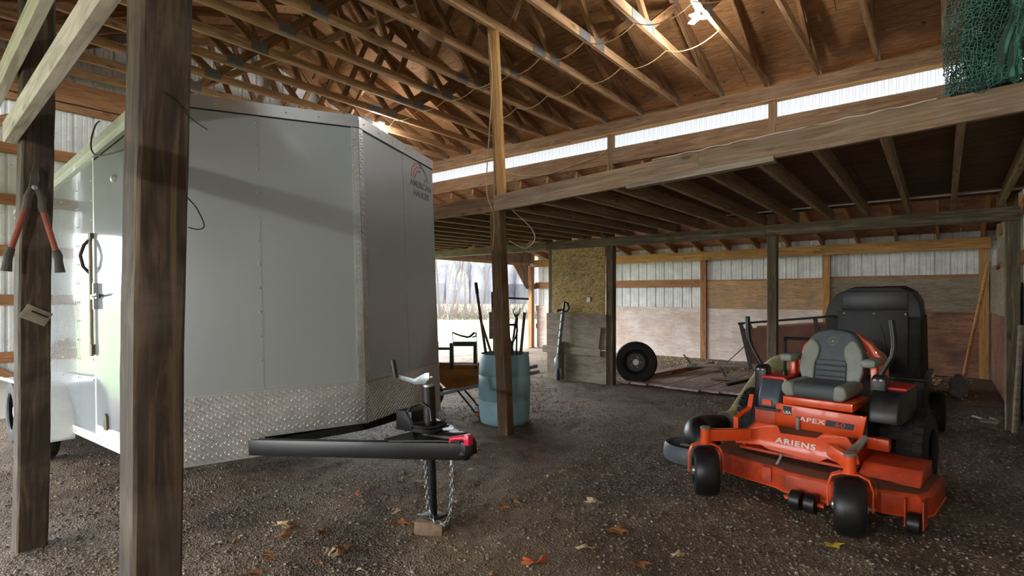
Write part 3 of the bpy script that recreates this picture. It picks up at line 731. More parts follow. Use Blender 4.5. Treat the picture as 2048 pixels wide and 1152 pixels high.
# ---------------------------------------------------------------- back lean-to roof
lr = thing('lean_to_roof', kind='structure', loc=(-4.3, 10.3, 3.2))
for k in range(17):
    x = 0.55 - 0.618 * k
    if x < XL: break
    board('rafter', (x, YB + 0.02, lean_z(YB + 0.02) - 0.07), (x, YW + 0.35, lean_z(YW + 0.35) - 0.07), 0.042, 0.14, 'girt_wood', lr)
roof_sheets(lr, YW + 0.4, YB + 0.02, lean_z(YW + 0.4), lean_z(YB + 0.02), 'lean_ply')
def cover(parent, y0, y1, z0, z1):
    MB().add([(XL - .35, y0, z0), (XR + .35, y0, z0), (XR + .35, y1, z1), (XL - .35, y1, z1), (XL - .35, y0, z0 + .02), (XR + .35, y0, z0 + .02), (XR + .35, y1, z1 + .02), (XL - .35, y1, z1 + .02)],
             [(0, 1, 2, 3), (4, 5, 6, 7), (0, 1, 5, 4), (2, 3, 7, 6), (1, 2, 6, 5), (3, 0, 4, 7)]).build('roof_covering', 'tool_iron', parent, M=Matrix.Identity(4))
cover(lr, YW + 0.45, YB - 0.0, lean_z(YW + 0.45) + 0.03, lean_z(YB) + 0.03)
fr = thing('front_shed_roof', kind='structure', loc=(-4.3, -1.6, 3.2))
for k in range(17):
    x = 0.55 - 0.618 * k
    if x < XL: break
    board('rafter', (x, YF - 0.02, lean_z(YB) - 0.07), (x, YO - 0.35, lean_z(YW + .35) - 0.07), 0.042, 0.14, 'girt_wood', fr)
roof_sheets(fr, YO - 0.4, YF - 0.02, lean_z(YW + 0.4), lean_z(YB + 0.02), 'lean_ply')

cover(fr, YO - 0.45, YF + 0.0, lean_z(YW + 0.45) + 0.03, lean_z(YB) + 0.03)
# ---------------------------------------------------------------- chipboard stall panel
st = thing('stall_partition', 'chipboard stall panel with grey plywood kick boards below', 'partition', (-4.95, YB - 0.1, 0))
sy = YB - 0.075
ply('chipboard_sheet', -5.46, -4.39, 1.10, 2.285, sy, 'chipboard', st)
ply('plywood_sheet', -5.56, -4.36, 0.55, 1.155, sy - 0.022, 'stall_ply', st)
board('plank', (-5.62, sy - 0.05, 0.515), (-4.45, sy - 0.05, 0.515), 0.038, 0.125, 'grey_wood', st)
ply('plywood_sheet', -5.55, -4.36, -0.03, 0.548, sy - 0.018, 'stall_ply', st)
board('cleat', (-4.535, sy - 0.055, 0.49), (-4.475, sy - 0.055, 0.93), 0.03, 0.085, 'grey_wood', st, up=(1, 0, 0))
board('stake', (-5.19, sy - 0.085, 0.0), (-5.19, sy - 0.085, 0.66), 0.09, 0.035, 'grey_wood', st, up=(1, 0, 0))
MB().box(-0.035, 0.035, -0.012, 0, -0.04, 0.04).build('outlet_plate', 'decal_white', st, M=Matrix.Translation((-4.70, sy - 0.008, 1.395)))

# ---------------------------------------------------------------- plank floor in the far stall
pf = thing('plank_floor', 'weathered wooden floor planks laid at the back under the loft', 'floor boards', (-2.6, 9.2, 0))
for i in range(13):
    x = -3.85 + 0.285 * i; L0 = 8.08 + 0.05 * math.sin(i * 1.7); L1 = 10.35 + 0.25 * math.sin(i * 2.3)
    board('plank', (x, L0, 0.035 + 0.004 * math.sin(i * 3)), (x + 0.12, L1, 0.035 + 0.003 * math.cos(i * 2)), 0.272, 0.03, 'plank_wood', pf)
board('edge_plank', (-4.15, 8.10, 0.03), (-3.62, 10.55, 0.16), 0.26, 0.03, 'plank_wood', pf)
board('edge_strip', (-4.0, 8.45, 0.055), (-3.46, 10.55, 0.15), 0.05, 0.08, 'rust_wood', pf)
# ---------------------------------------------------------------- enclosed cargo trailer
yaw, pit = -0.0213, 0.0518
fw = Vector((math.cos(yaw) * math.cos(pit), math.sin(yaw) * math.cos(pit), math.sin(pit)))
TM = frame((-3.2103, 2.3407, 0.8471), fw)          # local: x forward, y to far side, z up; origin at the nose, top of tread plate
HW, VD, RH, BL = 1.1326, 0.4768, 1.902, -5.35
trl = thing('cargo_trailer', 'silver enclosed V-nose cargo trailer with tread plate nose and black tongue', 'trailer', (0, 0, 0))
trl.matrix_basis = TM; WM[trl.name] = TM
FL = math.hypot(HW, VD)
def vface(s):
    """frame of a nose face: a along the face from the nose outward, b up, c outward normal; s=-1 near side, +1 far side"""
    d = Vector((-VD, s * HW, 0)).normalized(); n = Vector((HW, s * VD, 0)).normalized()
    return lambda a, b, c: tuple(d * a + n * c + Vector((0, 0, b)))
# body shell: floor, roof, back and far side
ol = [(0, 0), (-VD, -HW), (BL, -HW), (BL, HW), (-VD, HW)]
inner = 0.03
pl = [(-0.05, 0), (-VD - 0.02, -HW + inner), (BL + inner, -HW + inner), (BL + inner, HW - inner), (-VD - 0.02, HW - inner)]
MB().prism(pl, lambda a, b, c: (a, b, c), -0.29, RH - 0.02).build('shell', 'trailer_white', trl)
MB().prism([(a - .06, b * .97) for a, b in pl], lambda a, b, c: (a, b, c), -0.33, -0.29).build('floor_frame', 'black_steel', trl)
MB().prism([(a * 1.0 + (0.012 if a == 0 else 0), b * 1.008) for a, b in ol], lambda a, b, c: (a, b, c), RH - 0.02, RH + 0.004).build('roof_skin', 'bright_aluminium', trl)
# nose skins: two sheets per face with a seam
for s in (-1, 1):
    f = vface(s); sm = 0.655
    MB().prism([(0.03, -0.02), (sm, -0.02), (sm, RH - 0.05), (0.03, RH - 0.05)], f, -0.02, 0.0).build('nose_sheet', 'trailer_front', trl)
    MB().prism([(sm - 0.0, -0.02), (FL, -0.02), (FL, RH - 0.05), (sm - 0.0, RH - 0.05)], f, -0.02, 0.0025).build('nose_sheet', 'trailer_front', trl)
    # roof band
    MB().prism([(0, RH - 0.075), (FL + 0.006, RH - 0.075), (FL + 0.006, RH + 0.008), (0, RH + 0.008)], f, -0.01, 0.012).build('roof_band', 'bright_aluminium', trl)
    MB().prism([(0, RH - 0.082), (FL, RH - 0.082), (FL, RH - 0.075), (0, RH - 0.075)], f, -0.01, 0.006).build('band_seal', 'black_steel', trl)
    # tread plate stone guard with the tongue cut-out
    MB().prism([(0.0, -0.295), (0.66, -0.302), (0.665, -0.422), (FL, -0.43), (FL, 0.0), (0.0, 0.0)], f, -0.012, 0.006).build('stone_guard', 'tread_plate', trl)
    MB().prism([(0.0, -0.004), (FL, -0.004), (FL, 0.006), (0.0, 0.006)], f, -0.005, 0.010).build('guard_edge', 'bright_aluminium', trl)
    # nose corner strip of tread plate
    MB().prism([(0, 0), (0.052, 0), (0.052, RH - 0.08), (0, RH - 0.08)], f, -0.005, 0.008).build('corner_strip', 'tread_plate', trl)
    # raised lugs on guard and strip
    lg = MB(); rows = 0; a = 0.014; i = 0
    def lug(a, b, ang, L, wd, c0=0.006):
        ca, sa = math.cos(ang), math.sin(ang)
        P = [(-L, 0), (-L * .5, -wd), (L * .5, -wd), (L, 0), (L * .5, wd), (-L * .5, wd)]
        vs = [f(a + x * ca - y * sa, b + x * sa + y * ca, c0) for x, y in P] + [f(a + x * ca * .6 - y * sa * .4, b + x * sa * .6 + y * ca * .4, c0 + 0.0042) for x, y in P]
        lg.add(vs, [(i_, (i_ + 1) % 6, 6 + (i_ + 1) % 6, 6 + i_) for i_ in range(6)] + [(6, 7, 8, 9, 10, 11)])
    while a < FL - 0.01:
        b2 = -0.018 - (0.015 if i % 2 else 0); j = 0
        lim = -0.29 if a < 0.66 else -0.418
        while b2 > lim:
            lug(a, b2, (0.72 if (i + j) % 2 else -0.72) if s < 0 else 0.95, 0.0145, 0.0038); b2 -= 0.030; j += 1
        a += 0.0235; i += 1
    for i, b2 in enumerate(np.arange(0.02, RH - 0.1, 0.021)):
        for j, a in enumerate((0.014, 0.036)):
            lug(a, b2 + 0.01 * j, 0.7 if (i + j) % 2 else -0.7, 0.0105, 0.003, 0.008)
    lg.build('tread_lugs', 'lug_metal', trl, kind='stuff', fix=False)
    # screws along seam and band
    sc = MB()
    def dome(p, n, r):
        n = Vector(n).normalized(); M = frame(p, Vector((0, 0, 1)).cross(n) if abs(n.z) < .9 else (1, 0, 0), n)
        sc.lathe([(r, 0), (r * .9, r * .45), (r * .5, r * .8), (0.0004, r * .9)], 8, M, cap=False)
    nn = (HW, s * VD, 0)
    for b2 in np.arange(0.20, RH - 0.1, 0.158): dome(f(sm + 0.012, b2, 0.002), nn, 0.0075)
    for a in np.arange(0.06, FL, 0.21): dome(f(a, RH - 0.035, 0.012), nn, 0.007)
    sc.build('screws', 'zinc', trl, kind='stuff', smooth=True, fix=False)
# near side (y = -HW)
sd = lambda a, b, c: (a, -HW - c, b)
edges = [-VD, -1.05, -1.90, -2.42, -3.05, -3.66, -4.27, BL]
for k, (a0, a1) in enumerate(zip(edges[:-1], edges[1:])):
    if k == 1: continue
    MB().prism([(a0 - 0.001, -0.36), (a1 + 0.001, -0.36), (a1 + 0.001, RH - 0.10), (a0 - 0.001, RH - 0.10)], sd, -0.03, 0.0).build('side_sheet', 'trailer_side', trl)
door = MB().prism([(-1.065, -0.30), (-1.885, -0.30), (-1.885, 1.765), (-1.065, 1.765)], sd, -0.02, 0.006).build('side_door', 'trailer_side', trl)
MB().prism([(-1.05, -0.36), (-1.90, -0.36), (-1.90, RH - 0.1), (-1.05, RH - 0.1)], sd, -0.03, -0.02).build('door_recess', 'black_steel', trl)
MB().tube([(-1.935, -HW - 0.022, 1.20), (-1.935, -HW - 0.022, 0.24)], 0.014, 10).build('lock_bar', 'brass_bar', door, M=TM, smooth=True)
MB().tube([(-1.935, -HW - 0.03, 1.145), (-1.965, -HW - 0.055, 1.11), (-1.985, -HW - 0.075, 1.03), (-1.975, -HW - 0.06, 0.94), (-1.94, -HW - 0.025, 0.885)], 0.013, 8).build('grab_handle', 'black_steel', door, M=TM, smooth=True)
lt_ = MB(); lt_.box(-1.95, -1.74, -HW - 0.03, -HW - 0.012, 0.68, 0.715); lt_.box(-1.83, -1.80, -HW - 0.035, -HW - 0.006, 0.60, 0.80); lt_.tube([(-1.815, -HW - 0.04, 0.70), (-1.62, -HW - 0.05, 0.705)], 0.010, 8)
lt_.build('latch', 'zinc', door, M=TM)
MB().box(-1.98, -1.90, -HW - 0.03, -HW - 0.004, 1.16, 1.20).build('bar_bracket', 'brass_bar', door, M=TM)
MB().box(-1.97, -1.90, -HW - 0.03, -HW - 0.004, 0.25, 0.33).build('bar_bracket', 'brass_bar', door, M=TM)
MB().lathe([(0.032, 0), (0.03, 0.015), (0.022, 0.03), (0.001, 0.036)], 16, frame((-1.317, -HW, 1.516), (1, 0, 0), (0, -1, 0)), cap=False).build('porch_light', 'lens_clear', trl, smooth=True)
MB().prism([(-1.56, -0.30), (-1.64, -0.30), (-1.66, -0.25), (-1.60, -0.18), (-1.57, -0.20)], sd, 0.006, 0.02).build('door_hook', 'brass_bar', trl)
# moulded roof trim in steps, bottom rail, posts of trim
for (b0, b1, c) in ((RH - 0.105, RH - 0.070, 0.020), (RH - 0.070, RH - 0.035, 0.008), (RH - 0.035, RH + 0.008, 0.028)):
    MB().prism([(-VD, b0), (BL, b0), (BL, b1), (-VD, b1)], sd, -0.01, c).build('roof_trim', 'trailer_white', trl)
MB().prism([(-VD, -0.43), (BL, -0.43), (BL, -0.36), (-VD, -0.36)], sd, -0.02, 0.014).build('bottom_rail', 'trailer_white', trl)
MB().prism([(-1.89, -0.36), (-1.93, -0.36), (-1.93, RH - 0.1), (-1.89, RH - 0.1)], sd, 0, 0.004).build('door_jamb', 'trailer_white', trl)
MB().prism([(-1.07, -0.36), (-1.90, -0.36), (-1.90, -0.29), (-1.07, -0.29)], sd, 0, 0.012).build('door_sill', 'trailer_white', trl)
sc = MB()
for a in (-1.98, -2.40, -2.46, -3.02, -3.63, -4.24):
    for b2 in np.arange(0.05, RH - 0.12, 0.158): dome(sd(a, b2, 0.0), (0, -1, 0), 0.007)
for a in np.arange(-VD - 0.1, BL, -0.32): dome(sd(a, RH - 0.015, 0.028), (0, -1, 0), 0.006); dome(sd(a, -0.40, 0.014), (0, -1, 0), 0.006)
sc.build('screws', 'zinc', trl, kind='stuff', smooth=True, fix=False)
# far side skin
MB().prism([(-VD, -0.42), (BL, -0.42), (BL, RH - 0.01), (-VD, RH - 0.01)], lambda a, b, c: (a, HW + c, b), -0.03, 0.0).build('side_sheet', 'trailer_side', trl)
# fender over the wheels, near side
prof = [(-2.60, -0.47), (-2.62, -0.36), (-2.68, -0.24), (-2.78, -0.13), (-2.92, -0.05), (-3.10, -0.01), (-4.30, -0.01), (-4.50, -0.05), (-4.66, -0.14), (-4.76, -0.27), (-4.80, -0.47)]
outer = [(a, b) for a, b in prof]; inn = [(a - (0.012 if a > -3.7 else -0.012), b - 0.012) for a, b in prof]
fm = MB(); W_ = 0.27; V = []
for a, b in outer: V.append((a, -HW, b))
for a, b in outer: V.append((a, -HW - W_, b - 0.0))
for a, b in inn: V.append((a, -HW - W_, b))
for a, b in inn: V.append((a, -HW, b))
n = len(prof); F = []
for L in range(3):
    for i in range(n - 1): F.append((L * n + i, L * n + i + 1, (L + 1) * n + i + 1, (L + 1) * n + i))
fm.add(V, F)
fm.build('fender', 'trailer_white', trl, smooth=True)
lip = MB().tube([(a, -HW - W_, b) for a, b in prof], 0.016, 8); lip.build('fender_lip', 'trailer_white', trl, smooth=True)
def wheel_mesh(R, wd, rim, rim_w=0.6, grooves=3, seg=40):
    h = wd / 2; p = [(rim, -h * .82), (rim + 0.012, -h * .95), (R * .78, -h), (R * .93, -h * .92), (R * .985, -h * .7)]
    for g in range(grooves):
        c = (g - (grooves - 1) / 2) * (2 * h * .62 / max(1, grooves)); gw = h * 0.05
        p += [(R, c - gw * 1.4), (R - 0.008, c - gw), (R - 0.008, c + gw), (R, c + gw * 1.4)]
    p += [(R * .985, h * .7), (R * .93, h * .92), (R * .78, h), (rim + 0.012, h * .95), (rim, h * .82)]
    return p
for k, a in enumerate((-3.10, -3.98)):
    wz = (0.305 - 0.8471 - fw.z * a) / TM[2][2]
    M = TM @ Matrix.Translation((a, -HW - 0.145, wz)) @ Matrix.Rotation(math.pi / 2, 4, 'X')
    tw = MB().lathe(wheel_mesh(0.315, 0.20, 0.18), 40, cap=False).build('trailer_tire', 'tire_rubber', trl, M=M, smooth=True)
    MB().lathe([(0.185, -0.085), (0.175, -0.07), (0.16, -0.02), (0.06, 0.03), (0.055, 0.07), (0.001, 0.075)], 24, cap=False).build('wheel_rim', 'hub_white', tw, M=M, smooth=True)
    MB().tube([(a, -HW - 0.1, wz), (a, HW + 0.1, wz)], 0.035, 10).build('axle', 'black_steel', trl)
# frame and tongue
for s in (-1, 1):
    MB().bar((0.98, s * 0.03, -0.358), (-0.45, s * 0.75, -0.358), 0.055, 0.10).build('tongue_rail', 'black_paint', trl, bevel=0.004)
    MB().bar((-VD, s * (HW - 0.08), -0.43), (BL, s * (HW - 0.08), -0.43), 0.05, 0.08).build('frame_rail', 'black_steel', trl)
    MB().bar((-0.05, 0.0, -0.325), (-VD - 0.05, s * (HW - 0.06), -0.385), 0.05, 0.05).build('nose_frame', 'black_steel', trl)
MB().prism([(0.35, -0.42), (0.35, 0.42), (0.30, 0.42), (0.30, -0.42)], lambda a, b, c: (a - 0.75, b * 2, c), -0.41, -0.36).build('cross_member', 'black_steel', trl)
# coupler
cpl = MB().prism([(0.52, -0.24), (0.60, -0.26), (0.86, -0.10), (1.00, -0.06), (1.00, 0.06), (0.86, 0.10), (0.60, 0.26), (0.52, 0.24)], lambda a, b, c: (a, b, c), -0.308, -0.296).build('tongue_plate', 'black_paint', trl, bevel=0.003)
cp_ = MB(); cp_.rings([[(0.72, y, z) for y, z in ((-.055, -.36), (.055, -.36), (.055, -.29), (.03, -.275), (-.03, -.275), (-.055, -.29))],
                       [(0.90, y, z) for y, z in ((-.05, -.36), (.05, -.36), (.05, -.28), (.03, -.26), (-.03, -.26), (-.05, -.28))],
                       [(0.965, y, z) for y, z in ((-.055, -.38), (.055, -.38), (.055, -.29), (.035, -.262), (-.035, -.262), (-.055, -.29))],
                       [(1.03, y, z) for y, z in ((-.05, -.38), (.05, -.38), (.05, -.31), (.03, -.285), (-.03, -.285), (-.05, -.31))],
                       [(1.055, y, z) for y, z in ((-.025, -.375), (.025, -.375), (.025, -.34), (.015, -.325), (-.015, -.325), (-.025, -.34))]])
cpl2 = cp_.build('coupler', 'black_paint', trl, bevel=0.004)
MB().bar((0.80, 0, -0.255), (0.90, 0, -0.235), 0.02, 0.014).build('coupler_latch', 'zinc', cpl2, M=TM)
MB().lathe([(0.001, 0.03), (0.03, 0.025), (0.042, 0.0), (0.03, -0.025), (0.02, -0.035)], 16, Matrix.Translation((1.0, -0.02, -0.375)), cap=False).build('lock_ball', 'black_steel', cpl2, M=TM, smooth=True)
lk = MB(); lk.tube([(0.925, -0.06, -0.40), (0.925, -0.062, -0.315), (0.94, -0.064, -0.285), (0.99, -0.066, -0.275), (1.05, -0.066, -0.265), (1.085, -0.066, -0.275)], [0.016, 0.018, 0.02, 0.018, 0.022, 0.02], 10, flat=0.8)
lk.box(1.055, 1.095, -0.085, -0.045, -0.305, -0.245)
lk.build('coupler_lock', 'lock_red', trl, bevel=0.004)
# jack
jk = MB().tube([(0.675, 0, -0.31), (0.675, 0, 0.0)], 0.040, 20); 
jack = jk.build('jack_tube', 'black_paint', trl, smooth=True)
MB().tube([(0.675, 0, 0.0), (0.675, 0, 0.012)], 0.036, 16).build('jack_cap', 'zinc', jack, M=TM, smooth=True)
MB().lathe([(0.058, -0.30), (0.058, -0.285), (0.045, -0.27)], 20, Matrix.Translation((0.675, 0, 0)), cap=False).build('jack_collar', 'black_steel', jack, M=TM, smooth=True)
MB().tube([(0.675, 0, -0.80), (0.675, 0, -0.30)], 0.027, 16).build('jack_leg', 'black_steel', trl, smooth=True)
MB().box(0.605, 0.745, -0.06, 0.06, -0.812, -0.80).build('jack_foot', 'black_steel', trl, bevel=0.003)
ck = MB(); ck.rings([[(0.74, -0.045, 0.055), (0.74, -0.045, 0.095), (0.74, -0.052, 0.095), (0.74, -0.052, 0.055)], [(0.70, -0.045, 0.02), (0.70, -0.045, 0.09), (0.70, -0.052, 0.09), (0.70, -0.052, 0.02)],
                     [(0.60, -0.045, 0.015), (0.60, -0.045, 0.05), (0.60, -0.052, 0.05), (0.60, -0.052, 0.015)], [(0.43, -0.045, 0.045), (0.43, -0.045, 0.07), (0.43, -0.052, 0.07), (0.43, -0.052, 0.045)]])
crank = ck.build('jack_crank', 'zinc', jack, M=TM, bevel=0.002)
MB().tube([(0.70, -0.05, 0.05), (0.70, 0.0, 0.05)], 0.02, 12).build('crank_axle', 'zinc', jack, M=TM, smooth=True)
MB().tube([(0.428, -0.062, 0.045), (0.415, -0.064, 0.11), (0.405, -0.066, 0.165)], [0.017, 0.019, 0.018], 12).build('crank_grip', 'black_plastic', jack, M=TM, smooth=True)
# battery box step by the jack, cable coil
MB().box(0.36, 0.52, -0.02, 0.16, -0.30, -0.17).build('step_block', 'black_steel', trl, bevel=0.006)
coil = []
for i in range(120):
    t_ = i / 120 * 4.2 * 2 * math.pi; r = 0.10 + 0.012 * math.sin(t_ * .6)
    coil.append((0.675 + r * math.cos(t_), r * 1.0 * math.sin(t_), -0.275 + 0.010 * i / 28 + 0.004 * math.sin(t_ * 3)))
coil += [(0.60 + 0.03, -0.10, -0.22), (0.56, -0.09, -0.16), (0.58, -0.06, -0.12), (0.66, -0.05, -0.10), (0.74, -0.05, -0.13), (0.76, -0.06, -0.2)]
MB().tube(coil, 0.0085, 8).build('brake_cable', 'black_plastic', trl, smooth=True)
# safety chains
def chain(name, pts, parent, link=0.036, r=0.0042):
    pts = [Vector(p) for p in pts]; L = [0]
    for a, b in zip(pts[:-1], pts[1:]): L.append(L[-1] + (b - a).length)
    n = int(L[-1] / (link * 0.78)); mb = MB()
    for i in range(n):
        s_ = (i + .5) / n * L[-1]; k = max(j for j in range(len(L)) if L[j] <= s_); k = min(k, len(pts) - 2)
        p = pts[k].lerp(pts[k + 1], (s_ - L[k]) / (L[k + 1] - L[k])); d = (pts[k + 1] - pts[k]).normalized()
        M = frame(p, d, Vector((0.3, 1, 0.1)) if i % 2 else Vector((1, -0.3, 0.15)))
        ring = [M @ Vector((math.cos(q) * link * .5, math.sin(q) * link * .30, 0)) for q in [2 * math.pi * j / 10 for j in range(10)]]
        mb.tube(ring, r, 5, closed=True)
    return mb.build(name, 'chain_steel', parent, smooth=True, fix=False)
chain('safety_chain', [(0.70, -0.07, -0.41), (0.71, -0.075, -0.60), (0.725, -0.08, -0.73), (0.77, -0.08, -0.80), (0.80, -0.05, -0.81)], trl)
chain('safety_chain', [(0.928, -0.06, -0.43), (0.92, -0.062, -0.60), (0.90, -0.065, -0.74), (0.86, -0.065, -0.80), (0.80, -0.05, -0.815)], trl)
MB().tube([(0.69, -0.07, -0.36), (0.675, -0.085, -0.40), (0.69, -0.085, -0.44), (0.715, -0.08, -0.42), (0.71, -0.075, -0.37)], 0.009, 8, closed=True).build('chain_hook', 'zinc', trl, smooth=True)
MB().tube([(0.925, -0.062, -0.385), (0.928, -0.062, -0.44)], 0.010, 8).build('lock_shackle', 'zinc', trl, smooth=True)
# lettering and emblem on the far nose face
f = vface(1)
n1 = Vector((HW, VD, 0)).normalized(); d1 = Vector((-VD, HW, 0)).normalized()
FM = TM @ Matrix(((d1.x, 0, n1.x, 0), (d1.y, 0, n1.y, 0), (d1.z, 1, n1.z, 0), (0, 0, 0, 1)))
for body, a, b2, sz in (('AMERICAN', 0.985, 1.612, 0.080), ('HAULER', 0.985, 1.530, 0.080)):
    put('lettering', text_mesh(body, sz, 0.0006, 1.02, 0.001, 1.02), 'decal_grey', trl, FM @ Matrix.Translation((a, b2, 0.0035)))
def decal(name, poly, mat, c=0.003): MB().prism(poly, f, 0.0, c).build(name, mat, trl)
def arc_band(cx, cy, r0, r1, a0, a1, n=10, k=1.0):
    o_ = [(cx + r1 * math.cos(a0 + (a1 - a0) * i / n) * k, cy + r1 * math.sin(a0 + (a1 - a0) * i / n)) for i in range(n + 1)]
    i_ = [(cx + r0 * math.cos(a0 + (a1 - a0) * i / n) * k, cy + r0 * math.sin(a0 + (a1 - a0) * i / n)) for i in range(n + 1)]
    return o_ + i_[::-1]
for q, (r0, r1, m_) in enumerate(((0.150, 0.162, 'decal_red'), (0.115, 0.126, 'decal_red'), (0.08, 0.09, 'decal_grey'))):
    decal('emblem_stripe', arc_band(0.96, 1.655, r0, r1, math.pi * 0.98, math.pi * 0.42), m_, 0.004)
decal('emblem_fin', [(0.955, 1.80), (0.962, 1.835), (1.01, 1.80), (1.08, 1.76), (1.115, 1.70), (1.13, 1.665), (1.105, 1.70), (1.075, 1.74), (1.0, 1.78)], 'decal_grey', 0.004)
decal('emblem_wave', arc_band(1.09, 1.655, 0.033, 0.041, math.pi, math.pi * 0.1, 8), 'decal_grey', 0.004)
# block under the jack
jp = TM @ Vector((0.675, 0, -0.812))
jz = jp.z
blk = MB().box(-0.09, 0.09, -0.10, 0.10, 0, jz + 0.012)
blk.build('support_block', 'block_wood', M=Matrix.Translation((jp.x, jp.y, -0.012)) @ Matrix.Rotation(0.5, 4, 'Z'), bevel=0.008, label='stained wooden block under the trailer jack foot', cat='block')
# ---------------------------------------------------------------- zero-turn mower (local x right, y back, z up)
MA = math.atan2(-0.137, 0.990)
mow = thing('riding_mower', 'orange zero-turn riding mower with grey seat', 'mower', (-0.897, 3.895, 0), MA)
MM = WM[mow.name]
xz = lambda y0, y1: (lambda a, b, c: (a, y0 + (y1 - y0) * c, b))
# front casters
for sx, turn in ((-0.462, 0.60), (0.462, 0.27)):
    CM = MM @ Matrix.Translation((sx, 0.0, 0)) @ Matrix.Rotation(turn, 4, 'Z')
    fk = MB(); pts = [(-0.115, 0, 0.165), (-0.118, 0, 0.29), (-0.095, 0, 0.355), (-0.045, 0, 0.378), (0.045, 0, 0.378), (0.095, 0, 0.355), (0.118, 0, 0.29), (0.115, 0, 0.165)]
    for a, b in zip(pts[:-1], pts[1:]): fk.bar(a, b, 0.06, 0.010, up=Vector((0, 1, 0)).cross(Vector(b) - Vector(a)))
    fork = fk.build('caster_fork', 'orange_paint', mow, M=CM, bevel=0.002)
    WMx = CM @ Matrix.Translation((0, 0.0, 0.176)) @ Matrix.Rotation(math.pi / 2, 4, 'Y')
    R = 0.178; h = 0.086
    MB().lathe([(0.09, -h * .8), (0.10, -h), (0.135, -h * 1.0), (R - 0.022, -h * .93), (R - 0.006, -h * .7), (R, -h * .3), (R, h * .3), (R - 0.006, h * .7), (R - 0.022, h * .93), (0.135, h), (0.10, h), (0.09, h * .8)], 40, cap=False).build('caster_tire', 'caster_rubber', fork, M=WMx, smooth=True)
    MB().lathe([(0.098, -h * .85), (0.085, -h * .5), (0.04, -h * .45), (0.03, -h * 1.1), (0.012, -h * 1.15), (0.012, h * 1.15), (0.03, h * 1.1), (0.04, h * .45), (0.085, h * .5), (0.098, h * .85)], 28, cap=False).build('caster_rim', 'zinc', fork, M=WMx, smooth=True)
    MB().tube([(-0.128, 0, 0.176), (0.128, 0, 0.176)], 0.011, 10).build('axle_bolt', 'zinc', fork, M=CM, smooth=True)
    MB().tube([(0, 0, 0.375), (0, 0, 0.488)], 0.034, 20).build('caster_post', 'orange_paint', mow, M=CM, smooth=True)
    MB().lathe([(0.036, 0.482), (0.037, 0.492), (0.030, 0.500), (0.001, 0.503)], 18, cap=False).build('post_cap', 'zinc', mow, M=CM, smooth=True)
    s = -1 if sx < 0 else 1
    MB().bar((sx, 0.02, 0.435), (s * 0.27, 0.30, 0.425), 0.05, 0.085).build('caster_arm', 'orange_paint', mow, bevel=0.006)
# front plate with notch
poly = [(-0.41, 0.395), (-0.33, 0.42), (-0.245, 0.506), (-0.105, 0.503), (-0.075, 0.457), (0.160, 0.463), (0.203, 0.505), (0.345, 0.502), (0.41, 0.42), (0.43, 0.35), (0.345, 0.322), (0.24, 0.345), (0.187, 0.312), (-0.147, 0.330), (-0.20, 0.35), (-0.389, 0.330)]
pf_ = lambda a, b, c: (a, 0.335 + (b - 0.32) * 0.30 + c, b)
fp = MB().prism(poly, pf_, 0.0, 0.012).build('front_plate', 'orange_paint', mow, bevel=0.0025)
tn = Vector((0, -1, 0.30)).normalized(); tu = Vector((0, 0.30, 1)).normalized()
LM = MM @ Matrix(((1, tu.x, tn.x, 0.030), (0, tu.y, tn.y, pf_(0, 0.402, 0)[1]), (0, tu.z, tn.z, 0.402), (0, 0, 0, 1)))
put('lettering', text_mesh('ARIENS', 0.052, 0.0008, 1.42, 0.0012, 1.14), 'decal_white', fp, LM @ Matrix.Rotation(-0.018, 4, 'Z') @ Matrix.Translation((0, 0, 0.001)))
MB().box(-0.36, 0.40, 0.345, 0.74, 0.300, 0.318).build('frame_pan', 'orange_deck', mow)
MB().add([(-0.24, 0.39, 0.44), (0.34, 0.39, 0.44), (0.34, 0.66, 0.455), (-0.24, 0.66, 0.455), (-0.24, 0.39, 0.428), (0.34, 0.39, 0.428), (0.34, 0.66, 0.443), (-0.24, 0.66, 0.443)], [(0, 1, 2, 3), (7, 6, 5, 4), (0, 4, 5, 1), (1, 5, 6, 2), (2, 6, 7, 3), (3, 7, 4, 0)]).build('foot_platform', 'dusty_deck', mow)
for s in (-1, 1): MB().prism([(0.37, 0.30), (1.3, 0.30), (1.3, 0.44), (0.70, 0.47), (0.42, 0.43)], lambda a, b, c: (c, a, b), s * 0.34 - 0.012 + (0.03 if s > 0 else 0), s * 0.34 + 0.012 + (0.03 if s > 0 else 0)).build('frame_side', 'orange_paint', mow)
# front panel below seat
pn = MB().prism([(-0.20, 0.450), (0.375, 0.450), (0.405, 0.612), (-0.20, 0.628)], xz(0.62, 0.66), 0, 1).build('front_panel', 'orange_paint', mow, bevel=0.006)
MB().box(-0.20, 0.40, 0.655, 1.25, 0.42, 0.60).build('engine_box', 'black_steel', mow)
MB().prism([(0.02, 0.505), (0.335, 0.500), (0.337, 0.552), (0.02, 0.557)], xz(0.6185, 0.62), 0, 1).build('name_decal', 'orange_paint', pn, M=MM)
dm = MM @ Matrix.Translation((0.085, 0.6175, 0.532)) @ Matrix.Rotation(-0.02, 4, 'Y') @ Matrix.Rotation(math.pi / 2, 4, 'X')
MB().prism([(0.145, 0.506), (0.325, 0.503), (0.335, 0.548), (0.155, 0.552)], xz(0.6165, 0.6185), 0, 1).build('name_decal', 'decal_black', pn, M=MM)
put('lettering', text_mesh('APEX', 0.046, 0.0008, 1.5, 0.0008, 1.1, 0.1), 'decal_white', pn, MM @ Matrix.Translation((0.055, 0.616, 0.530)) @ Matrix.Rotation(math.pi / 2, 4, 'X'))
put('lettering', text_mesh('60', 0.046, 0.0008, 1.4, 0.0006, 1.1, 0.1), 'red_plastic', pn, MM @ Matrix.Translation((0.24, 0.6155, 0.528)) @ Matrix.Rotation(math.pi / 2, 4, 'X'))
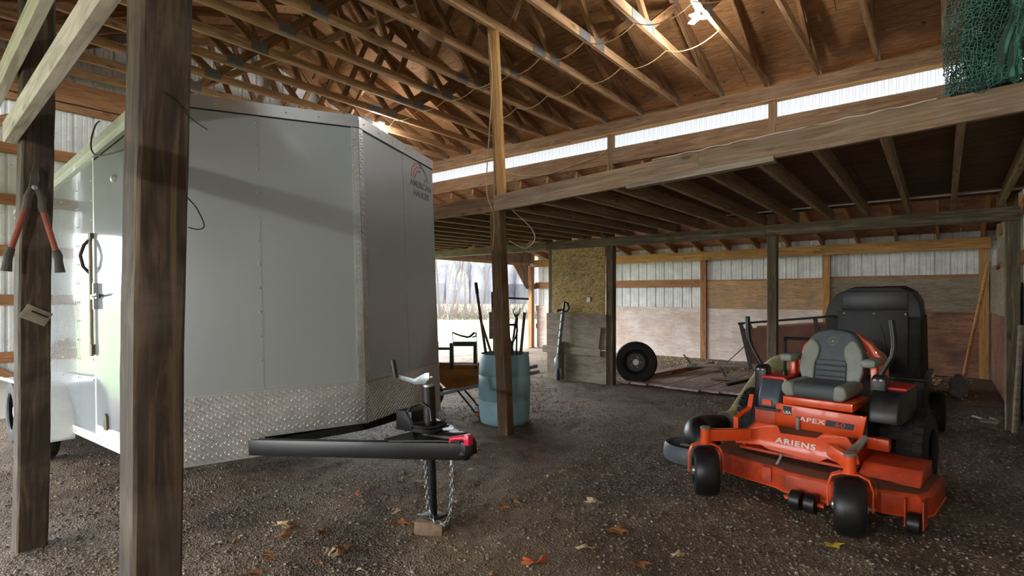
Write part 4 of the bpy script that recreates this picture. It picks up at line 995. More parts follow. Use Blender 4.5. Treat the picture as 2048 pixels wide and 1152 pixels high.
MB().box(-0.145, -0.085, 0.6165, 0.619, 0.548, 0.612).build('usa_decal', 'decal_black', pn, M=MM)
put('lettering', text_mesh('USA', 0.030, 0.0006, 1.0, 0.001), 'decal_white', pn, MM @ Matrix.Translation((-0.115, 0.6155, 0.564)) @ Matrix.Rotation(math.pi / 2, 4, 'X'))
MB().tube([(-0.035, 0.60, 0.45), (-0.035, 0.60, 0.545)], 0.014, 12).build('height_pin', 'grey_spring', mow, smooth=True)
MB().box(-0.14, 0.325, 0.60, 1.05, 0.632, 0.690).build('seat_pan', 'orange_paint', mow, bevel=0.004)
# rear body sides
MB().box(-0.36, -0.20, 0.62, 1.15, 0.42, 0.56).build('rear_body', 'orange_deck', mow, bevel=0.006)
for a, b in (((-0.44, 0.46, 0.40), (-0.44, 0.46, 0.50)), ((-0.44, 0.46, 0.50), (-0.40, 0.62, 0.56)), ((-0.40, 0.62, 0.56), (-0.40, 0.66, 0.66))):
    MB().bar(a, b, 0.012, 0.035, up=(1, 0, 0)).build('guard_strip', 'orange_paint', mow)
MB().box(-0.36, -0.165, 0.60, 0.95, 0.56, 0.58).build('tank_tray', 'black_plastic', mow)
# fuel tanks
def tank(x0, x1, mat, name):
    return MB().rings([[(x0 + .015, y0, z), (x1 - .015, y0, z), (x1, y0 + .05, z), (x1, 1.15, z), (x0, 1.15, z), (x0, y0 + .05, z)] for z, y0 in ((0.58, 0.62), (0.66, 0.63), (0.74, 0.67), (0.79, 0.73))]).build(name, mat, mow, bevel=0.012)
tk = tank(-0.35, -0.165, 'tank_plastic', 'fuel_tank'); MB().box(-0.345, -0.17, 0.72, 1.12, 0.79, 0.815).build('tank_lid', 'red_plastic', tk, M=MM, bevel=0.006)
MB().box(-0.30, -0.23, 0.612, 0.625, 0.60, 0.64).build('tank_badge', 'orange_paint', tk, M=MM)
MB().tube([(-0.165, 0.72, 0.80), (-0.15, 0.70, 0.74)], 0.013, 10).build('fuel_tag', 'yellow_tag', tk, M=MM, smooth=True)
MB().tube([(-0.22, 0.85, 0.815), (-0.22, 0.85, 0.855)], 0.025, 12).build('fuel_cap', 'black_plastic', tk, M=MM, smooth=True)
tk = tank(0.40, 0.60, 'black_plastic', 'side_pod'); MB().box(0.42, 0.60, 0.80, 1.12, 0.79, 0.81).build('tank_lid', 'red_plastic', tk, M=MM, bevel=0.006)
MB().box(0.40, 0.53, 0.64, 0.70, 0.39, 0.47).build('hanger_block', 'orange_paint', mow, bevel=0.004)
MB().box(0.44, 0.50, 0.50, 0.56, 0.29, 0.34).build('hanger_block', 'orange_paint', mow, bevel=0.004)
# control levers
for s in (-1, 1):
    bx = -0.365 if s < 0 else 0.445
    tw = MB().rings([[(bx - .045, 0.74, z), (bx + .045, 0.74, z), (bx + .045, 0.86, z), (bx - .045, 0.86, z)] if z < .87 else [(bx - .03, 0.76, z), (bx + .03, 0.76, z), (bx + .03, 0.84, z), (bx - .03, 0.84, z)] for z in (0.58, 0.72, 0.80, 0.865, 0.895)]).build('lever_tower', 'black_plastic', mow, bevel=0.008)
    for dx in (-0.018, 0.018): MB().lathe([(0.011, 0), (0.010, 0.006), (0.001, 0.009)], 12, Matrix.Translation((bx + dx, 0.741, 0.857)) @ Matrix.Rotation(math.pi / 2, 4, 'X'), cap=False).build('bolt_head', 'zinc', tw, M=MM, smooth=True)
    if s < 0: pts = [(-0.365, 0.79, 0.87), (-0.40, 0.79, 0.93), (-0.45, 0.79, 1.02), (-0.475, 0.79, 1.08), (-0.485, 0.79, 1.15), (-0.490, 0.79, 1.285)]
    else: pts = [(0.445, 0.79, 0.88), (0.48, 0.79, 0.95), (0.52, 0.79, 1.03), (0.53, 0.79, 1.09), (0.53, 0.79, 1.15), (0.515, 0.79, 1.285)]
    MB().tube(pts, [0.016, 0.016, 0.017, 0.019, 0.020, 0.019], 12).build('control_lever', 'black_plastic', tw, M=MM, smooth=True)
# seat
seat = MB()
def pad(x0, x1, y0, y1, z0, z1, r=0.03): return [(x0, y0, z0), (x1, y0, z0), (x1, y1, z0), (x0, y1, z0), (x0, y0, z1), (x1, y0, z1), (x1, y1, z1), (x0, y1, z1)]
SX = 0.07
sm_ = thing_seat = MB().box(SX - 0.20, SX + 0.20, 0.60, 1.06, 0.690, 0.800).build('seat_cushion', 'seat_dark', mow, bevel=0.045, seg=4)
for s in (-1, 1):
    MB().rings([[(SX + s * a, y, z) for a, z in ((0.13, 0.70), (0.14, 0.802), (0.18, 0.812), (0.215, 0.79), (0.220, 0.73), (0.19, 0.695))] for y in (0.585, 0.62, 0.75, 0.95, 1.05)]).build('seat_bolster', 'seat_light', sm_, M=MM, bevel=0.018, seg=3)
# backrest: outline in (x,z), leaning back
def back(a, b, c): return (SX + a, 1.02 + (b - 0.78) * 0.22 + c, b)
bo = [(-0.20, 0.77), (-0.225, 0.85), (-0.225, 0.95), (-0.205, 1.04), (-0.165, 1.115), (-0.12, 1.165), (-0.05, 1.185), (0.05, 1.185), (0.12, 1.165), (0.165, 1.115), (0.205, 1.04), (0.225, 0.95), (0.225, 0.85), (0.20, 0.77)]
bk = MB().prism(bo, back, -0.02, 0.10).build('seat_back', 'seat_dark', mow, bevel=0.022, seg=3)
for s in (-1, 1):
    pb = [(s * a, b) for a, b in ((0.115, 0.775), (0.20, 0.785), (0.222, 0.86), (0.222, 0.95), (0.20, 1.04), (0.16, 1.105), (0.125, 1.10), (0.085, 1.05), (0.088, 0.99), (0.112, 0.92))]
    MB().prism(pb, back, -0.052, 0.02).build('back_bolster', 'seat_light', bk, M=MM, bevel=0.016, seg=3)
for i in range(4):
    z0 = 0.785 + i * 0.042
    MB().prism([(-0.108, z0), (0.108, z0), (0.108, z0 + 0.037), (-0.108, z0 + 0.037)], back, -0.040, 0.0).build('back_rib', 'seat_dark', bk, M=MM, bevel=0.009, seg=2)
em = [back(0.030 * math.cos(q), 1.095 + 0.030 * math.sin(q), -0.0215) for q in [2 * math.pi * k / 32 for k in range(32)]]
MB().tube(em, 0.0022, 6, closed=True).build('seat_emblem', 'seat_light', bk, M=MM)
gear = MB()
for k in range(12):
    q = 2 * math.pi * k / 12; gear.bar(back(0.030 * math.cos(q), 1.095 + 0.030 * math.sin(q), -0.021), back(0.037 * math.cos(q), 1.095 + 0.037 * math.sin(q), -0.021), 0.006, 0.003)
gear.prism([(-0.013, 1.088), (0.004, 1.082), (0.014, 1.108), (0.006, 1.102), (-0.004, 1.106)], back, -0.022, -0.019)
gear.build('seat_emblem', 'seat_light', bk, M=MM)
for s, x in ((-1, SX - 0.285), (1, SX + 0.285)):
    MB().box(x - 0.045, x + 0.045, 0.86, 1.12, 0.925, 0.985).build('armrest', 'seat_light', mow, bevel=0.02, seg=3)
    MB().box(x - 0.02, x + 0.02, 1.02, 1.10, 0.70, 0.93).build('armrest_bracket', 'orange_paint', mow, bevel=0.004)
# orange arch behind the seat
arch = [(-0.20, 0.72), (-0.205, 0.90), (-0.17, 1.02), (-0.10, 1.10), (0.0, 1.14), (0.10, 1.145), (0.19, 1.12), (0.27, 1.06), (0.33, 0.97), (0.365, 0.88), (0.37, 0.72)]
am = MB(); AY = 1.26
def aring(p, q, r): 
    d_ = Vector((r[0] - p[0], 0, r[1] - p[1])).normalized(); n_ = Vector((d_.z, 0, -d_.x)); c_ = Vector((q[0], AY, q[1]))
    return [tuple(c_ + n_ * a_ + Vector((0, b_, 0))) for a_, b_ in ((-.03, -.045), (.03, -.045), (.03, .045), (-.03, .045))]
am.rings([aring(arch[max(k - 1, 0)], arch[k], arch[min(k + 1, len(arch) - 1)]) for k in range(len(arch))])
am.build('seat_hoop', 'orange_paint', mow, bevel=0.006)
# folded roll bar
MB().tube([(-0.36, 1.26, 0.55), (-0.36, 1.26, 1.06), (-0.36, 1.24, 1.085), (-0.05, 1.24, 1.09)], 0.013, 8).build('roll_bar', 'black_steel', mow, smooth=True)
# deck
dk = [(-0.64, 0.52), (-0.52, 0.34), (-0.30, 0.285), (-0.06, 0.245), (0.02, 0.20), (0.30, 0.20), (0.36, 0.245), (0.60, 0.27), (0.76, 0.33), (0.80, 0.44), (0.80, 0.86), (0.66, 1.02), (-0.50, 1.02), (-0.64, 0.86)]
def inset(p, k, cx=0.08, cy=0.63): return [(cx + (a - cx) * k, cy + (b - cy) * k) for a, b in p]
deck = MB().rings([[(a, b, 0.095) for a, b in dk], [(a, b, 0.215) for a, b in dk], [(a, b, 0.235) for a, b in inset(dk, 0.965)], [(a, b, 0.255) for a, b in inset(dk, 0.75)]]).build('cutting_deck', 'orange_deck', mow, bevel=0.004)
MB().rings([[(a, b, z) for a, b in inset(dk, k)] for k, z in ((0.962, 0.236), (0.95, 0.2385), (0.73, 0.2575))]).build('deck_dust', 'dusty_deck', deck, M=MM)
MB().tube([(x, y, 0.10) for x, y in inset(dk, 1.004)], 0.007, 6, closed=True).build('deck_rim', 'orange_paint', deck, M=MM)
MB().box(-0.15, -0.09, 0.235, 0.275, 0.13, 0.23).build('roller_bracket', 'orange_deck', deck, M=MM)
MB().add([(0.40, 0.42, 0.25), (0.74, 0.42, 0.25), (0.74, 0.80, 0.25), (0.40, 0.80, 0.25), (0.42, 0.48, 0.34), (0.74, 0.50, 0.34), (0.74, 0.80, 0.35), (0.42, 0.80, 0.35)], [(0, 3, 2, 1), (4, 5, 6, 7), (0, 1, 5, 4), (1, 2, 6, 5), (2, 3, 7, 6), (3, 0, 4, 7)]).build('belt_cover', 'orange_deck', deck, M=MM, bevel=0.006)
def roller(x, y, z, r, wd, nm='anti_scalp_wheel'):
    M = MM @ Matrix.Translation((x, y, z)) @ Matrix.Rotation(math.pi / 2, 4, 'Y'); h = wd / 2
    MB().lathe([(0.001, -h), (r * .8, -h), (r * .97, -h * .8), (r, 0), (r * .97, h * .8), (r * .8, h), (0.001, h)], 22, cap=False).build(nm, 'caster_rubber', deck, M=M, smooth=True)
roller(0.115, 0.135, 0.085, 0.066, 0.075); roller(0.205, 0.135, 0.085, 0.066, 0.075); roller(0.735, 0.275, 0.075, 0.066, 0.075)
MB().box(0.04, 0.28, 0.13, 0.21, 0.075, 0.095).build('roller_bracket', 'orange_deck', deck, M=MM)
for x in (0.69, 0.78): MB().box(x - 0.004, x + 0.004, 0.25, 0.37, 0.05, 0.22).build('roller_bracket', 'orange_deck', deck, M=MM)
MB().tube([(-0.10, 0.27, 0.16), (-0.055, 0.34, 0.31)], 0.010, 8).build('lift_rod', 'zinc', mow, smooth=True)
MB().tube([(0.40, 0.36, 0.46), (0.36, 0.20, 0.40)], 0.016, 8).build('damper', 'grey_spring', mow, smooth=True)
MB().tube([(0.43, 0.48, 0.50), (0.40, 0.36, 0.43)], 0.022, 10).build('damper', 'grey_spring', mow, smooth=True)
# rear wheels with tread
for s in (-1, 1):
    x = s * 0.53; M = MM @ Matrix.Translation((x, 1.25, 0.305)) @ Matrix.Rotation(math.pi / 2, 4, 'Y'); h = 0.145; R = 0.300
    tr = MB().lathe([(0.15, -h * .8), (0.17, -h), (R * .85, -h), (R * .96, -h * .85), (R, -h * .5), (R, h * .5), (R * .96, h * .85), (R * .85, h), (0.17, h), (0.15, h * .8)], 44, cap=False).build('rear_tire', 'tire_rubber', mow, M=M, smooth=True)
    tl = MB()
    for k in range(30):
        q = 2 * math.pi * k / 30
        for row_, z0 in ((0, -h * .92), (1, -h * .42), (2, h * .08), (3, h * .50)):
            qq = q + (row_ % 2) * 0.10
            for zc in (z0,):
                V = []
                for (dq, dz) in ((-.065, 0), (.065, 0), (.065, 0.058), (-.065, 0.058)):
                    for rr in (R * .97, R + 0.010): V.append((rr * math.cos(qq + dq), rr * math.sin(qq + dq), zc + dz))
                tl.add(V, [(1, 3, 5, 7), (0, 1, 7, 6), (2, 3, 1, 0), (4, 5, 3, 2), (6, 7, 5, 4)])
    tl.build('tread_blocks', 'tire_rubber', tr, M=M, kind='stuff')
    MB().lathe([(0.155, -h * .7), (0.14, -h * .3), (0.05, -h * .2), (0.05, h * .2), (0.14, h * .3), (0.155, h * .7)], 28, cap=False).build('rear_rim', 'black_steel', tr, M=M, smooth=True)
# discharge boot and blower hose
boot = MB(); rr = []
path = [((-0.62, 0.55, 0.16), 0.10, 0.16), ((-0.74, 0.55, 0.22), 0.135, 0.17), ((-0.84, 0.60, 0.25), 0.15, 0.17), ((-0.88, 0.75, 0.27), 0.14, 0.14), ((-0.83, 0.92, 0.28), 0.10, 0.11), ((-0.80, 1.08, 0.29), 0.085, 0.085)]
pts = [Vector(p) for p, a, b in path]
for i, (p, a, b) in enumerate(path):
    d = (pts[min(i + 1, len(pts) - 1)] - pts[max(i - 1, 0)]).normalized(); u = Vector((0, 0, 1)); v_ = d.cross(u).normalized()
    rr.append([tuple(pts[i] + v_ * a * math.cos(q) + u * b * math.sin(q)) for q in [2 * math.pi * k / 16 for k in range(16)]])
boot.rings(rr); boot.build('discharge_boot', 'black_plastic', mow, sub=1)
ring = MB(); ring.lathe([(0.205, 0.0), (0.215, 0.03), (0.208, 0.11), (0.195, 0.135), (0.175, 0.125), (0.17, 0.06), (0.165, 0.0)], 32, Matrix.Translation((-0.86, 0.55, 0.06)) @ Matrix.Scale(1.15, 4, (1, 0, 0)), cap=False)
ring.build('boot_skirt', 'chute_rubber', mow, smooth=True)
MB().box(-0.90, -0.82, 0.42, 0.47, 0.20, 0.205).build('boot_label', 'card_grey', mow, M=MM @ Matrix.Rotation(0.0, 4, 'Z'))
hp = [(-0.80, 1.05, 0.29), (-0.80, 1.30, 0.30), (-0.80, 1.58, 0.44), (-0.80, 1.82, 0.56), (-0.77, 2.02, 0.67), (-0.70, 2.12, 0.745), (-0.60, 2.15, 0.775), (-0.48, 2.15, 0.75), (-0.35, 2.20, 0.71), (-0.12, 2.42, 0.75), (0.08, 2.62, 0.82)]
def spline(P, n):
    P = [Vector(p) for p in P]; out = []
    for i in range(len(P) - 1):
        p0, p1, p2, p3 = P[max(i - 1, 0)], P[i], P[i + 1], P[min(i + 2, len(P) - 1)]
        for k in range(n):
            t_ = k / n; out.append(0.5 * ((2 * p1) + (p2 - p0) * t_ + (2 * p0 - 5 * p1 + 4 * p2 - p3) * t_ ** 2 + (3 * p1 - p0 - 3 * p2 + p3) * t_ ** 3))
    return out + [P[-1]]
hs = spline(hp, 34)
MB().tube(hs, [0.096 + 0.0075 * math.sin(i * 2 * math.pi / 4.0) for i in range(len(hs))], 18).build('blower_hose', 'hose_dark', mow, smooth=True, angle=80)
rb = MB()
for i in range(3, len(hs) - 3, 4):
    d = (hs[i + 1] - hs[i - 1]).normalized(); a = d.orthogonal().normalized(); b_ = d.cross(a)
    rb.tube([hs[i] + (a * math.cos(q) + b_ * math.sin(q)) * 0.102 for q in [2 * math.pi * k / 18 for k in range(18)]], 0.0055, 5, closed=True)
rb.build('hose_ribs', 'hose_tan', mow, kind='stuff', smooth=True, fix=False)

# ---------------------------------------------------------------- grass collection cart behind the mower
cart = thing('collection_cart', 'tall dark hooded grass collection cart behind the mower', 'cart', (-0.55, 7.0, 0), -0.03)
KM = WM[cart.name]
kx0, kx1, ky0, ky1 = -0.42, 0.40, -0.42, 0.55
def arch_ring(y, w0, w1, zt, zb, dz=0.0):
    pts = [(w0, y, zb), (w0, y, zt - 0.30), (w0 + 0.03, y, zt - 0.17), (w0 + 0.11, y, zt - 0.06), (w0 + 0.23, y, zt), (w1 - 0.17, y, zt + 0.005), (w1 - 0.07, y, zt - 0.05), (w1 - 0.015, y, zt - 0.15), (w1, y, zt - 0.30), (w1, y, zb)]
    return pts
MB().rings([arch_ring(ky0, kx0, kx1, 1.535, 1.25), arch_ring(0.1, kx0 - 0.01, kx1 + 0.01, 1.56, 1.25), arch_ring(ky1, kx0 + 0.02, kx1 - 0.02, 1.50, 1.25)]).build('hood', 'cart_dark', cart, bevel=0.01)
MB().rings([[(kx0 - .0, ky0 + .01, z), (kx1, ky0 + .01, z), (kx1 + 0.02 * (1.3 - z), ky1, z), (kx0, ky1, z)] for z in (0.62, 0.9, 1.26)]).build('bag', 'cart_bag', cart, bevel=0.02)
MB().box(kx0 + 0.12, kx1 - 0.10, ky0 - 0.022, ky0 + 0.02, 0.70, 1.30).build('front_panel', 'cart_dark', cart, bevel=0.006)
MB().box(kx0 + 0.16, kx1 - 0.10, ky0 - 0.016, ky0 + 0.01, 1.31, 1.50).build('vent_panel', 'black_plastic', cart, bevel=0.006)
for x in (-0.24, 0.02, 0.28): MB().lathe([(0.009, 0), (0.008, 0.006), (0.001, 0.008)], 10, Matrix.Translation((x, ky0 - 0.022, 1.275)) @ Matrix.Rotation(math.pi / 2, 4, 'X'), cap=False).build('bolt_head', 'zinc', cart, smooth=True)
MB().tube([(0.07, ky0 - .03, 1.17), (0.10, ky0 - .03, 1.05), (0.115, ky0 - .03, 0.92), (0.08, ky0 - .03, 0.83)], 0.006, 6).build('pull_cord', 'black_plastic', cart, smooth=True)
MB().rings([[(kx0 - .02, ky0 - .02, z), (kx1 + .03, ky0 - .02, z), (kx1 + .04, ky1 + .03, z), (kx0 - .03, ky1 + .03, z)] for z in (0.30, 0.42, 0.63)]).build('cart_tub', 'cart_dark', cart, bevel=0.015)
MB().box(kx0 - .04, kx1 + .06, ky0 - .03, ky1 + .04, 0.62, 0.65).build('tub_rim', 'black_plastic', cart, bevel=0.006)
for s, x in ((-1, kx0 - 0.09), (1, kx1 + 0.10)):
    M = KM @ Matrix.Translation((x, 0.40, 0.21)) @ Matrix.Rotation(math.pi / 2, 4, 'Y')
    wt = MB().lathe(wheel_mesh(0.21, 0.13, 0.10, grooves=3), 32, cap=False).build('cart_wheel', 'tire_rubber', cart, M=M, smooth=True)
    MB().lathe([(0.105, -0.05), (0.09, -0.02), (0.02, -0.03), (0.02, 0.03), (0.09, 0.02), (0.105, 0.05)], 20, cap=False).build('wheel_rim', 'rim_dark', wt, M=M, smooth=True)
MB().tube([(kx0 - 0.1, 0.40, 0.21), (kx1 + 0.1, 0.40, 0.21)], 0.02, 8).build('axle', 'black_steel', cart)
MB().bar((0, ky0, 0.33), (0.0, -1.35, 0.34), 0.05, 0.05).build('hitch_bar', 'black_steel', cart)
# ---------------------------------------------------------------- blue barrel with garden tools
BX, BY = -4.01, 4.87
bz = -0.015
bar = thing('plastic_barrel', 'pale blue open-topped plastic barrel full of garden tools', 'barrel', (BX, BY, bz))
prof = [(0.0005, 0.006), (0.262, 0.0), (0.278, 0.012), (0.288, 0.06), (0.297, 0.16), (0.3005, 0.262), (0.297, 0.270), (0.297, 0.278), (0.3015, 0.286), (0.303, 0.42), (0.301, 0.545), (0.2965, 0.552), (0.2965, 0.560), (0.300, 0.568), (0.297, 0.66), (0.289, 0.75), (0.280, 0.798), (0.276, 0.803), (0.272, 0.800), (0.281, 0.74), (0.289, 0.60), (0.29, 0.30), (0.27, 0.03), (0.0005, 0.02)]
MB().lathe(prof, 56, cap=False).build('barrel_body', 'barrel_blue', bar, smooth=True, angle=50)
for q in (math.radians(205 + 118), ):
    s_ = [( (0.3035) * math.cos(q), 0.3035 * math.sin(q), z) for z in (0.02, 0.2, 0.4, 0.6, 0.78)]
    MB().tube([((r + 0.001) * math.cos(q), (r + 0.001) * math.sin(q), z) for r, z in ((0.283, 0.03), (0.299, 0.2), (0.302, 0.42), (0.2995, 0.6), (0.283, 0.78))], 0.003, 5).build('mould_seam', 'barrel_blue', bar)
F2 = Vector((-math.sin(CAM_YAW), math.cos(CAM_YAW), 0)); R2 = Vector((math.cos(CAM_YAW), math.sin(CAM_YAW), 0))
bp = lambda u, d, z: Vector((BX, BY, bz)) + R2 * u + F2 * d + Vector((0, 0, z))      # u across the view, d away
def handled(name, label, p0, p1, r=0.016, mat='handle_wood', grip=None):
    t = thing(name, label, 'garden tool', p0)
    MB().tube([p0, Vector(p0).lerp(Vector(p1), .5), p1], [r * 1.05, r, r * .95], 10).build('handle', mat, t, M=Matrix.Identity(4), smooth=True)
    if grip:
        d = (Vector(p1) - Vector(p0)).normalized(); MB().tube([Vector(p1) - d * grip, Vector(p1) + d * 0.01], [r * 1.25, r * 1.15], 10).build('grip', 'black_plastic', t, M=Matrix.Identity(4), smooth=True)
    return t
t = handled('long_handled_hoe', 'longest dark tool handle leaning left out of the blue barrel', bp(-0.12, 0.10, 0.06), bp(-0.335, -0.02, 1.62), 0.017, grip=0.12)
MB().box(-0.06, 0.06, -0.003, 0.003, -0.04, 0.04).build('blade', 'tool_iron', t, M=Matrix.Translation(bp(-0.11, 0.10, 0.07)))
t = handled('garden_fork', 'shorter tool handle crossing the long one at the barrel left side', bp(0.06, 0.05, 0.10), bp(-0.285, -0.10, 1.235), 0.015)
for k in (-1, 0, 1): MB().tube([bp(0.07 + k * .03, 0.05, 0.02), bp(0.065 + k * .03, 0.05, 0.14), bp(0.05, 0.05, 0.18)], 0.005, 5).build('tine', 'tool_iron', t, M=Matrix.Identity(4))
t = thing('weathered_stake', 'weathered wooden stake standing behind the timber post in the barrel', 'stake', bp(-0.10, 0.16, 0.03))
MB().bar(bp(-0.105, 0.14, 0.03), bp(-0.135, 0.12, 1.33), 0.05, 0.022, up=R2).build('stake_shaft', 'grey_wood', t, M=Matrix.Identity(4), bevel=0.004)
MB().tube([bp(-0.132, 0.12, 1.0), bp(-0.145, 0.12, 1.52)], 0.018, 8).build('stake_tip', 'handle_wood', t, M=Matrix.Identity(4), smooth=True)
MB().box(-0.03, 0.03, -0.012, 0.012, -0.16, 0.16).build('splinter', 'grey_wood', t, M=frame(bp(-0.155, 0.10, 1.12), R2))
# leaf rake, fan upward
rk = thing('leaf_rake', 'leaf rake standing fan-up in the barrel with spread wire tines', 'rake', bp(0.0, 0.05, 0.05))
h0, h1 = bp(-0.035, 0.05, 0.05), bp(0.135, 0.0, 1.18)
MB().tube([h0, h1], 0.0135, 10).build('handle', 'handle_wood', rk, M=Matrix.Identity(4), smooth=True)
dr = (h1 - h0).normalized(); neck = h1 - dr * 0.05
MB().tube([h1 - dr * 0.08, h1 + dr * 0.05], [0.018, 0.013], 10).build('ferrule', 'tool_iron', rk, M=Matrix.Identity(4), smooth=True)
RC = bp(0.16, -0.01, 1.44)
sp = MB().bar(RC + R2 * -0.125 + Vector((0, 0, .008)), RC + R2 * 0.125 + Vector((0, 0, -.004)), 0.014, 0.022); sp.build('spreader_bar', 'black_steel', rk, M=Matrix.Identity(4), bevel=0.003)
for k in range(24):
    q = (k / 23 - .5) * 2
    a = h1 + dr * 0.03 + R2 * q * 0.008; b_ = RC + R2 * q * 0.115; c = RC + R2 * q * 0.172 + Vector((0, 0, 0.15 - 0.02 * q * q)); d_ = c + R2 * (-0.022 + 0.012 * q) + F2 * -0.012 + Vector((0, 0, 0.022))
    MB().tube([a, a.lerp(b_, .55) + R2 * q * 0.006, b_, b_.lerp(c, .6), c, d_], [0.0012, 0.0012, 0.0016, 0.0036, 0.0036, 0.0028], 5).build('tine', 'rake_steel', rk, M=Matrix.Identity(4))
for s in (-1, 1):
    MB().tube([h1 + dr * .02, h1 + Vector((0, 0, .10)) + R2 * s * 0.035, h1 + Vector((0, 0, .155)) + R2 * (s * 0.028 + .02)], 0.005, 6).build('rake_brace', 'tool_iron', rk, M=Matrix.Identity(4))
# D-handled spade
sd_ = thing('garden_spade', 'spade with D-shaped grip upright in the barrel', 'spade', bp(0.07, 0.05, 0.05))
MB().tube([bp(0.075, 0.02, 0.25), bp(0.085, -0.02, 0.92)], 0.015, 10).build('shaft', 'handle_wood', sd_, M=Matrix.Identity(4), smooth=True)
MB().tube([bp(0.085, -0.02, 0.92), bp(0.045, -0.02, 0.985), bp(0.030, -0.02, 1.06), bp(0.032, -0.02, 1.135), bp(0.148, -0.02, 1.135), bp(0.150, -0.02, 1.06), bp(0.130, -0.02, 0.985), bp(0.085, -0.02, 0.92)], [0.014, 0.011, 0.011, 0.016, 0.016, 0.011, 0.011, 0.014], 8).build('grip', 'black_plastic', sd_, M=Matrix.Identity(4), smooth=True)
MB().rings([[tuple(bp(0.075 + a, 0.02 + b_, z)) for a, b_ in ((-wd, 0), (wd, 0), (wd, .006), (-wd, .006))] for wd, z in ((0.02, 0.06), (0.08, 0.12), (0.09, 0.30), (0.085, 0.34))]).build('blade', 'tool_iron', sd_, M=Matrix.Identity(4))
t = handled('short_rod', 'thin straight tool rod beside the D-grip spade', bp(0.12, 0.06, 0.05), bp(0.150, 0.0, 1.22), 0.011, 'black_steel')
t = handled('shovel', 'thick wooden shovel handle leaning right out of the barrel', bp(0.12, -0.03, 0.05), bp(0.235, -0.05, 1.28), 0.018)
MB().box(-0.08, 0.08, -0.003, 0.003, -0.03, 0.12).build('blade', 'tool_iron', t, M=frame(bp(0.10, 0.0, 0.06), R2))
t = thing('wood_offcut', 'split wood offcut resting over the right rim of the barrel', 'wood', bp(0.2, -0.05, 0.6))
MB().rings([[tuple(bp(a, -0.08 + 0.02 * k, z)) for a, z in pts_] for k, pts_ in enumerate((((0.155, 0.70), (0.20, 0.705), (0.285, 0.80), (0.275, 0.825), (0.245, 0.81)), ((0.155, 0.69), (0.20, 0.695), (0.29, 0.80), (0.278, 0.83), (0.24, 0.815))))]).build('offcut', 'grey_wood', t, M=Matrix.Identity(4), bevel=0.003)
t = thing('broad_hoe', 'dark broad-bladed tool beside the D-grip spade in the barrel', 'garden tool', bp(0.06, 0.0, 0.05))
MB().rings([[tuple(bp(0.055 + a, -0.06 + b_, z)) for a, b_ in ((-wd, 0), (wd, 0), (wd, .008), (-wd, .008))] for wd, z in ((0.05, 0.30), (0.055, 0.80), (0.045, 0.90), (0.015, 0.99))]).build('blade', 'tool_iron', t, M=Matrix.Identity(4))
MB().tube([bp(0.055, -0.055, 0.05), bp(0.055, -0.055, 0.35)], 0.014, 8).build('shaft', 'handle_wood', t, M=Matrix.Identity(4))

# ---------------------------------------------------------------- wheelbarrow, with a green frame and a bow saw in its tray
def vp(px, py, D):
    return Vector((0, 0, 1.45)) + (F2 + R2 * ((px - 1024) / 1076.0)) * D + Vector((0, 0, (593 - py) / 1076.0 * D))
WD = 6.95
wb_o = vp(930, 593, WD); wb_o.z = 0
wbar = thing('wheelbarrow', 'orange wheelbarrow with black tube legs between the trailer and barrel', 'wheelbarrow', wb_o, CAM_YAW)
# local: x to the right across the view, y away, z up
def tray_ring(z, x0, x1, yw): return [(x0, -yw, z), (x1, -yw * .9, z + 0.00), (x1, yw * .9, z), (x0, yw, z)]
tr_ = MB(); V = []
rings = [tray_ring(0.30, -0.22, 0.32, 0.20), tray_ring(0.47, -0.37, 0.50, 0.30), tray_ring(0.475, -0.385, 0.515, 0.315), tray_ring(0.555, -0.42, 0.56, 0.335), tray_ring(0.558, -0.425, 0.57, 0.35), tray_ring(0.550, -0.41, 0.55, 0.325), tray_ring(0.475, -0.36, 0.49, 0.29), tray_ring(0.31, -0.21, 0.31, 0.19)]
tr_.rings(rings, cap=True); tr_.build('tray', 'barrow_orange', wbar, bevel=0.012)
for s in (-1, 1):
    MB().bar((-0.50, s * 0.14, 0.17), (0.95, s * 0.28, 0.52), 0.03, 0.045).build('rail', 'grey_paint', wbar, bevel=0.004)
    MB().tube([(-0.08, s * 0.19, 0.27), (0.10, s * 0.22, 0.06), (0.14, s * 0.22, 0.0), (0.20, s * 0.22, 0.0), (0.30, s * 0.22, 0.03), (0.27, s * 0.22, 0.35)], 0.012, 8).build('leg', 'black_steel', wbar, smooth=True)
MB().bar((0.22, -0.22, 0.19), (0.22, 0.22, 0.19), 0.02, 0.03).build('leg_brace', 'grey_paint', wbar)
M = WM[wbar.name] @ Matrix.Translation((-0.46, 0, 0.185)) @ Matrix.Rotation(math.pi / 2, 4, 'X')
wt = MB().lathe(wheel_mesh(0.185, 0.09, 0.09, grooves=2), 32, cap=False).build('wheel', 'tire_rubber', wbar, M=M, smooth=True)
MB().lathe([(0.095, -0.03), (0.08, -0.01), (0.02, -0.04), (0.02, 0.04), (0.08, 0.01), (0.095, 0.03)], 20, cap=False).build('rim', 'barrow_orange', wt, M=M, smooth=True)
gf_o = wb_o + Vector((0, 0, 0.0))
gfr = thing('green_frame', 'dark green board frame standing in the wheelbarrow tray', 'frame', gf_o, CAM_YAW)
def gb(name, x0, x1, z0, z1, y=0.05, th=0.03): return MB().box(x0, x1, y - th / 2, y + th / 2, z0, z1).build(name, 'dark_green', gfr, bevel=0.003)
gb('upright', -0.205, -0.155, 0.33, 0.845); gb('upright', 0.105, 0.15, 0.34, 0.86)
gb('top_rail', -0.155, 0.15, 0.805, 0.865, 0.03); gb('side_rail', -0.36, -0.205, 0.755, 0.785)
gb('bottom_rail', -0.30, 0.15, 0.565, 0.585); gb('upright', -0.37, -0.35, 0.40, 0.86)
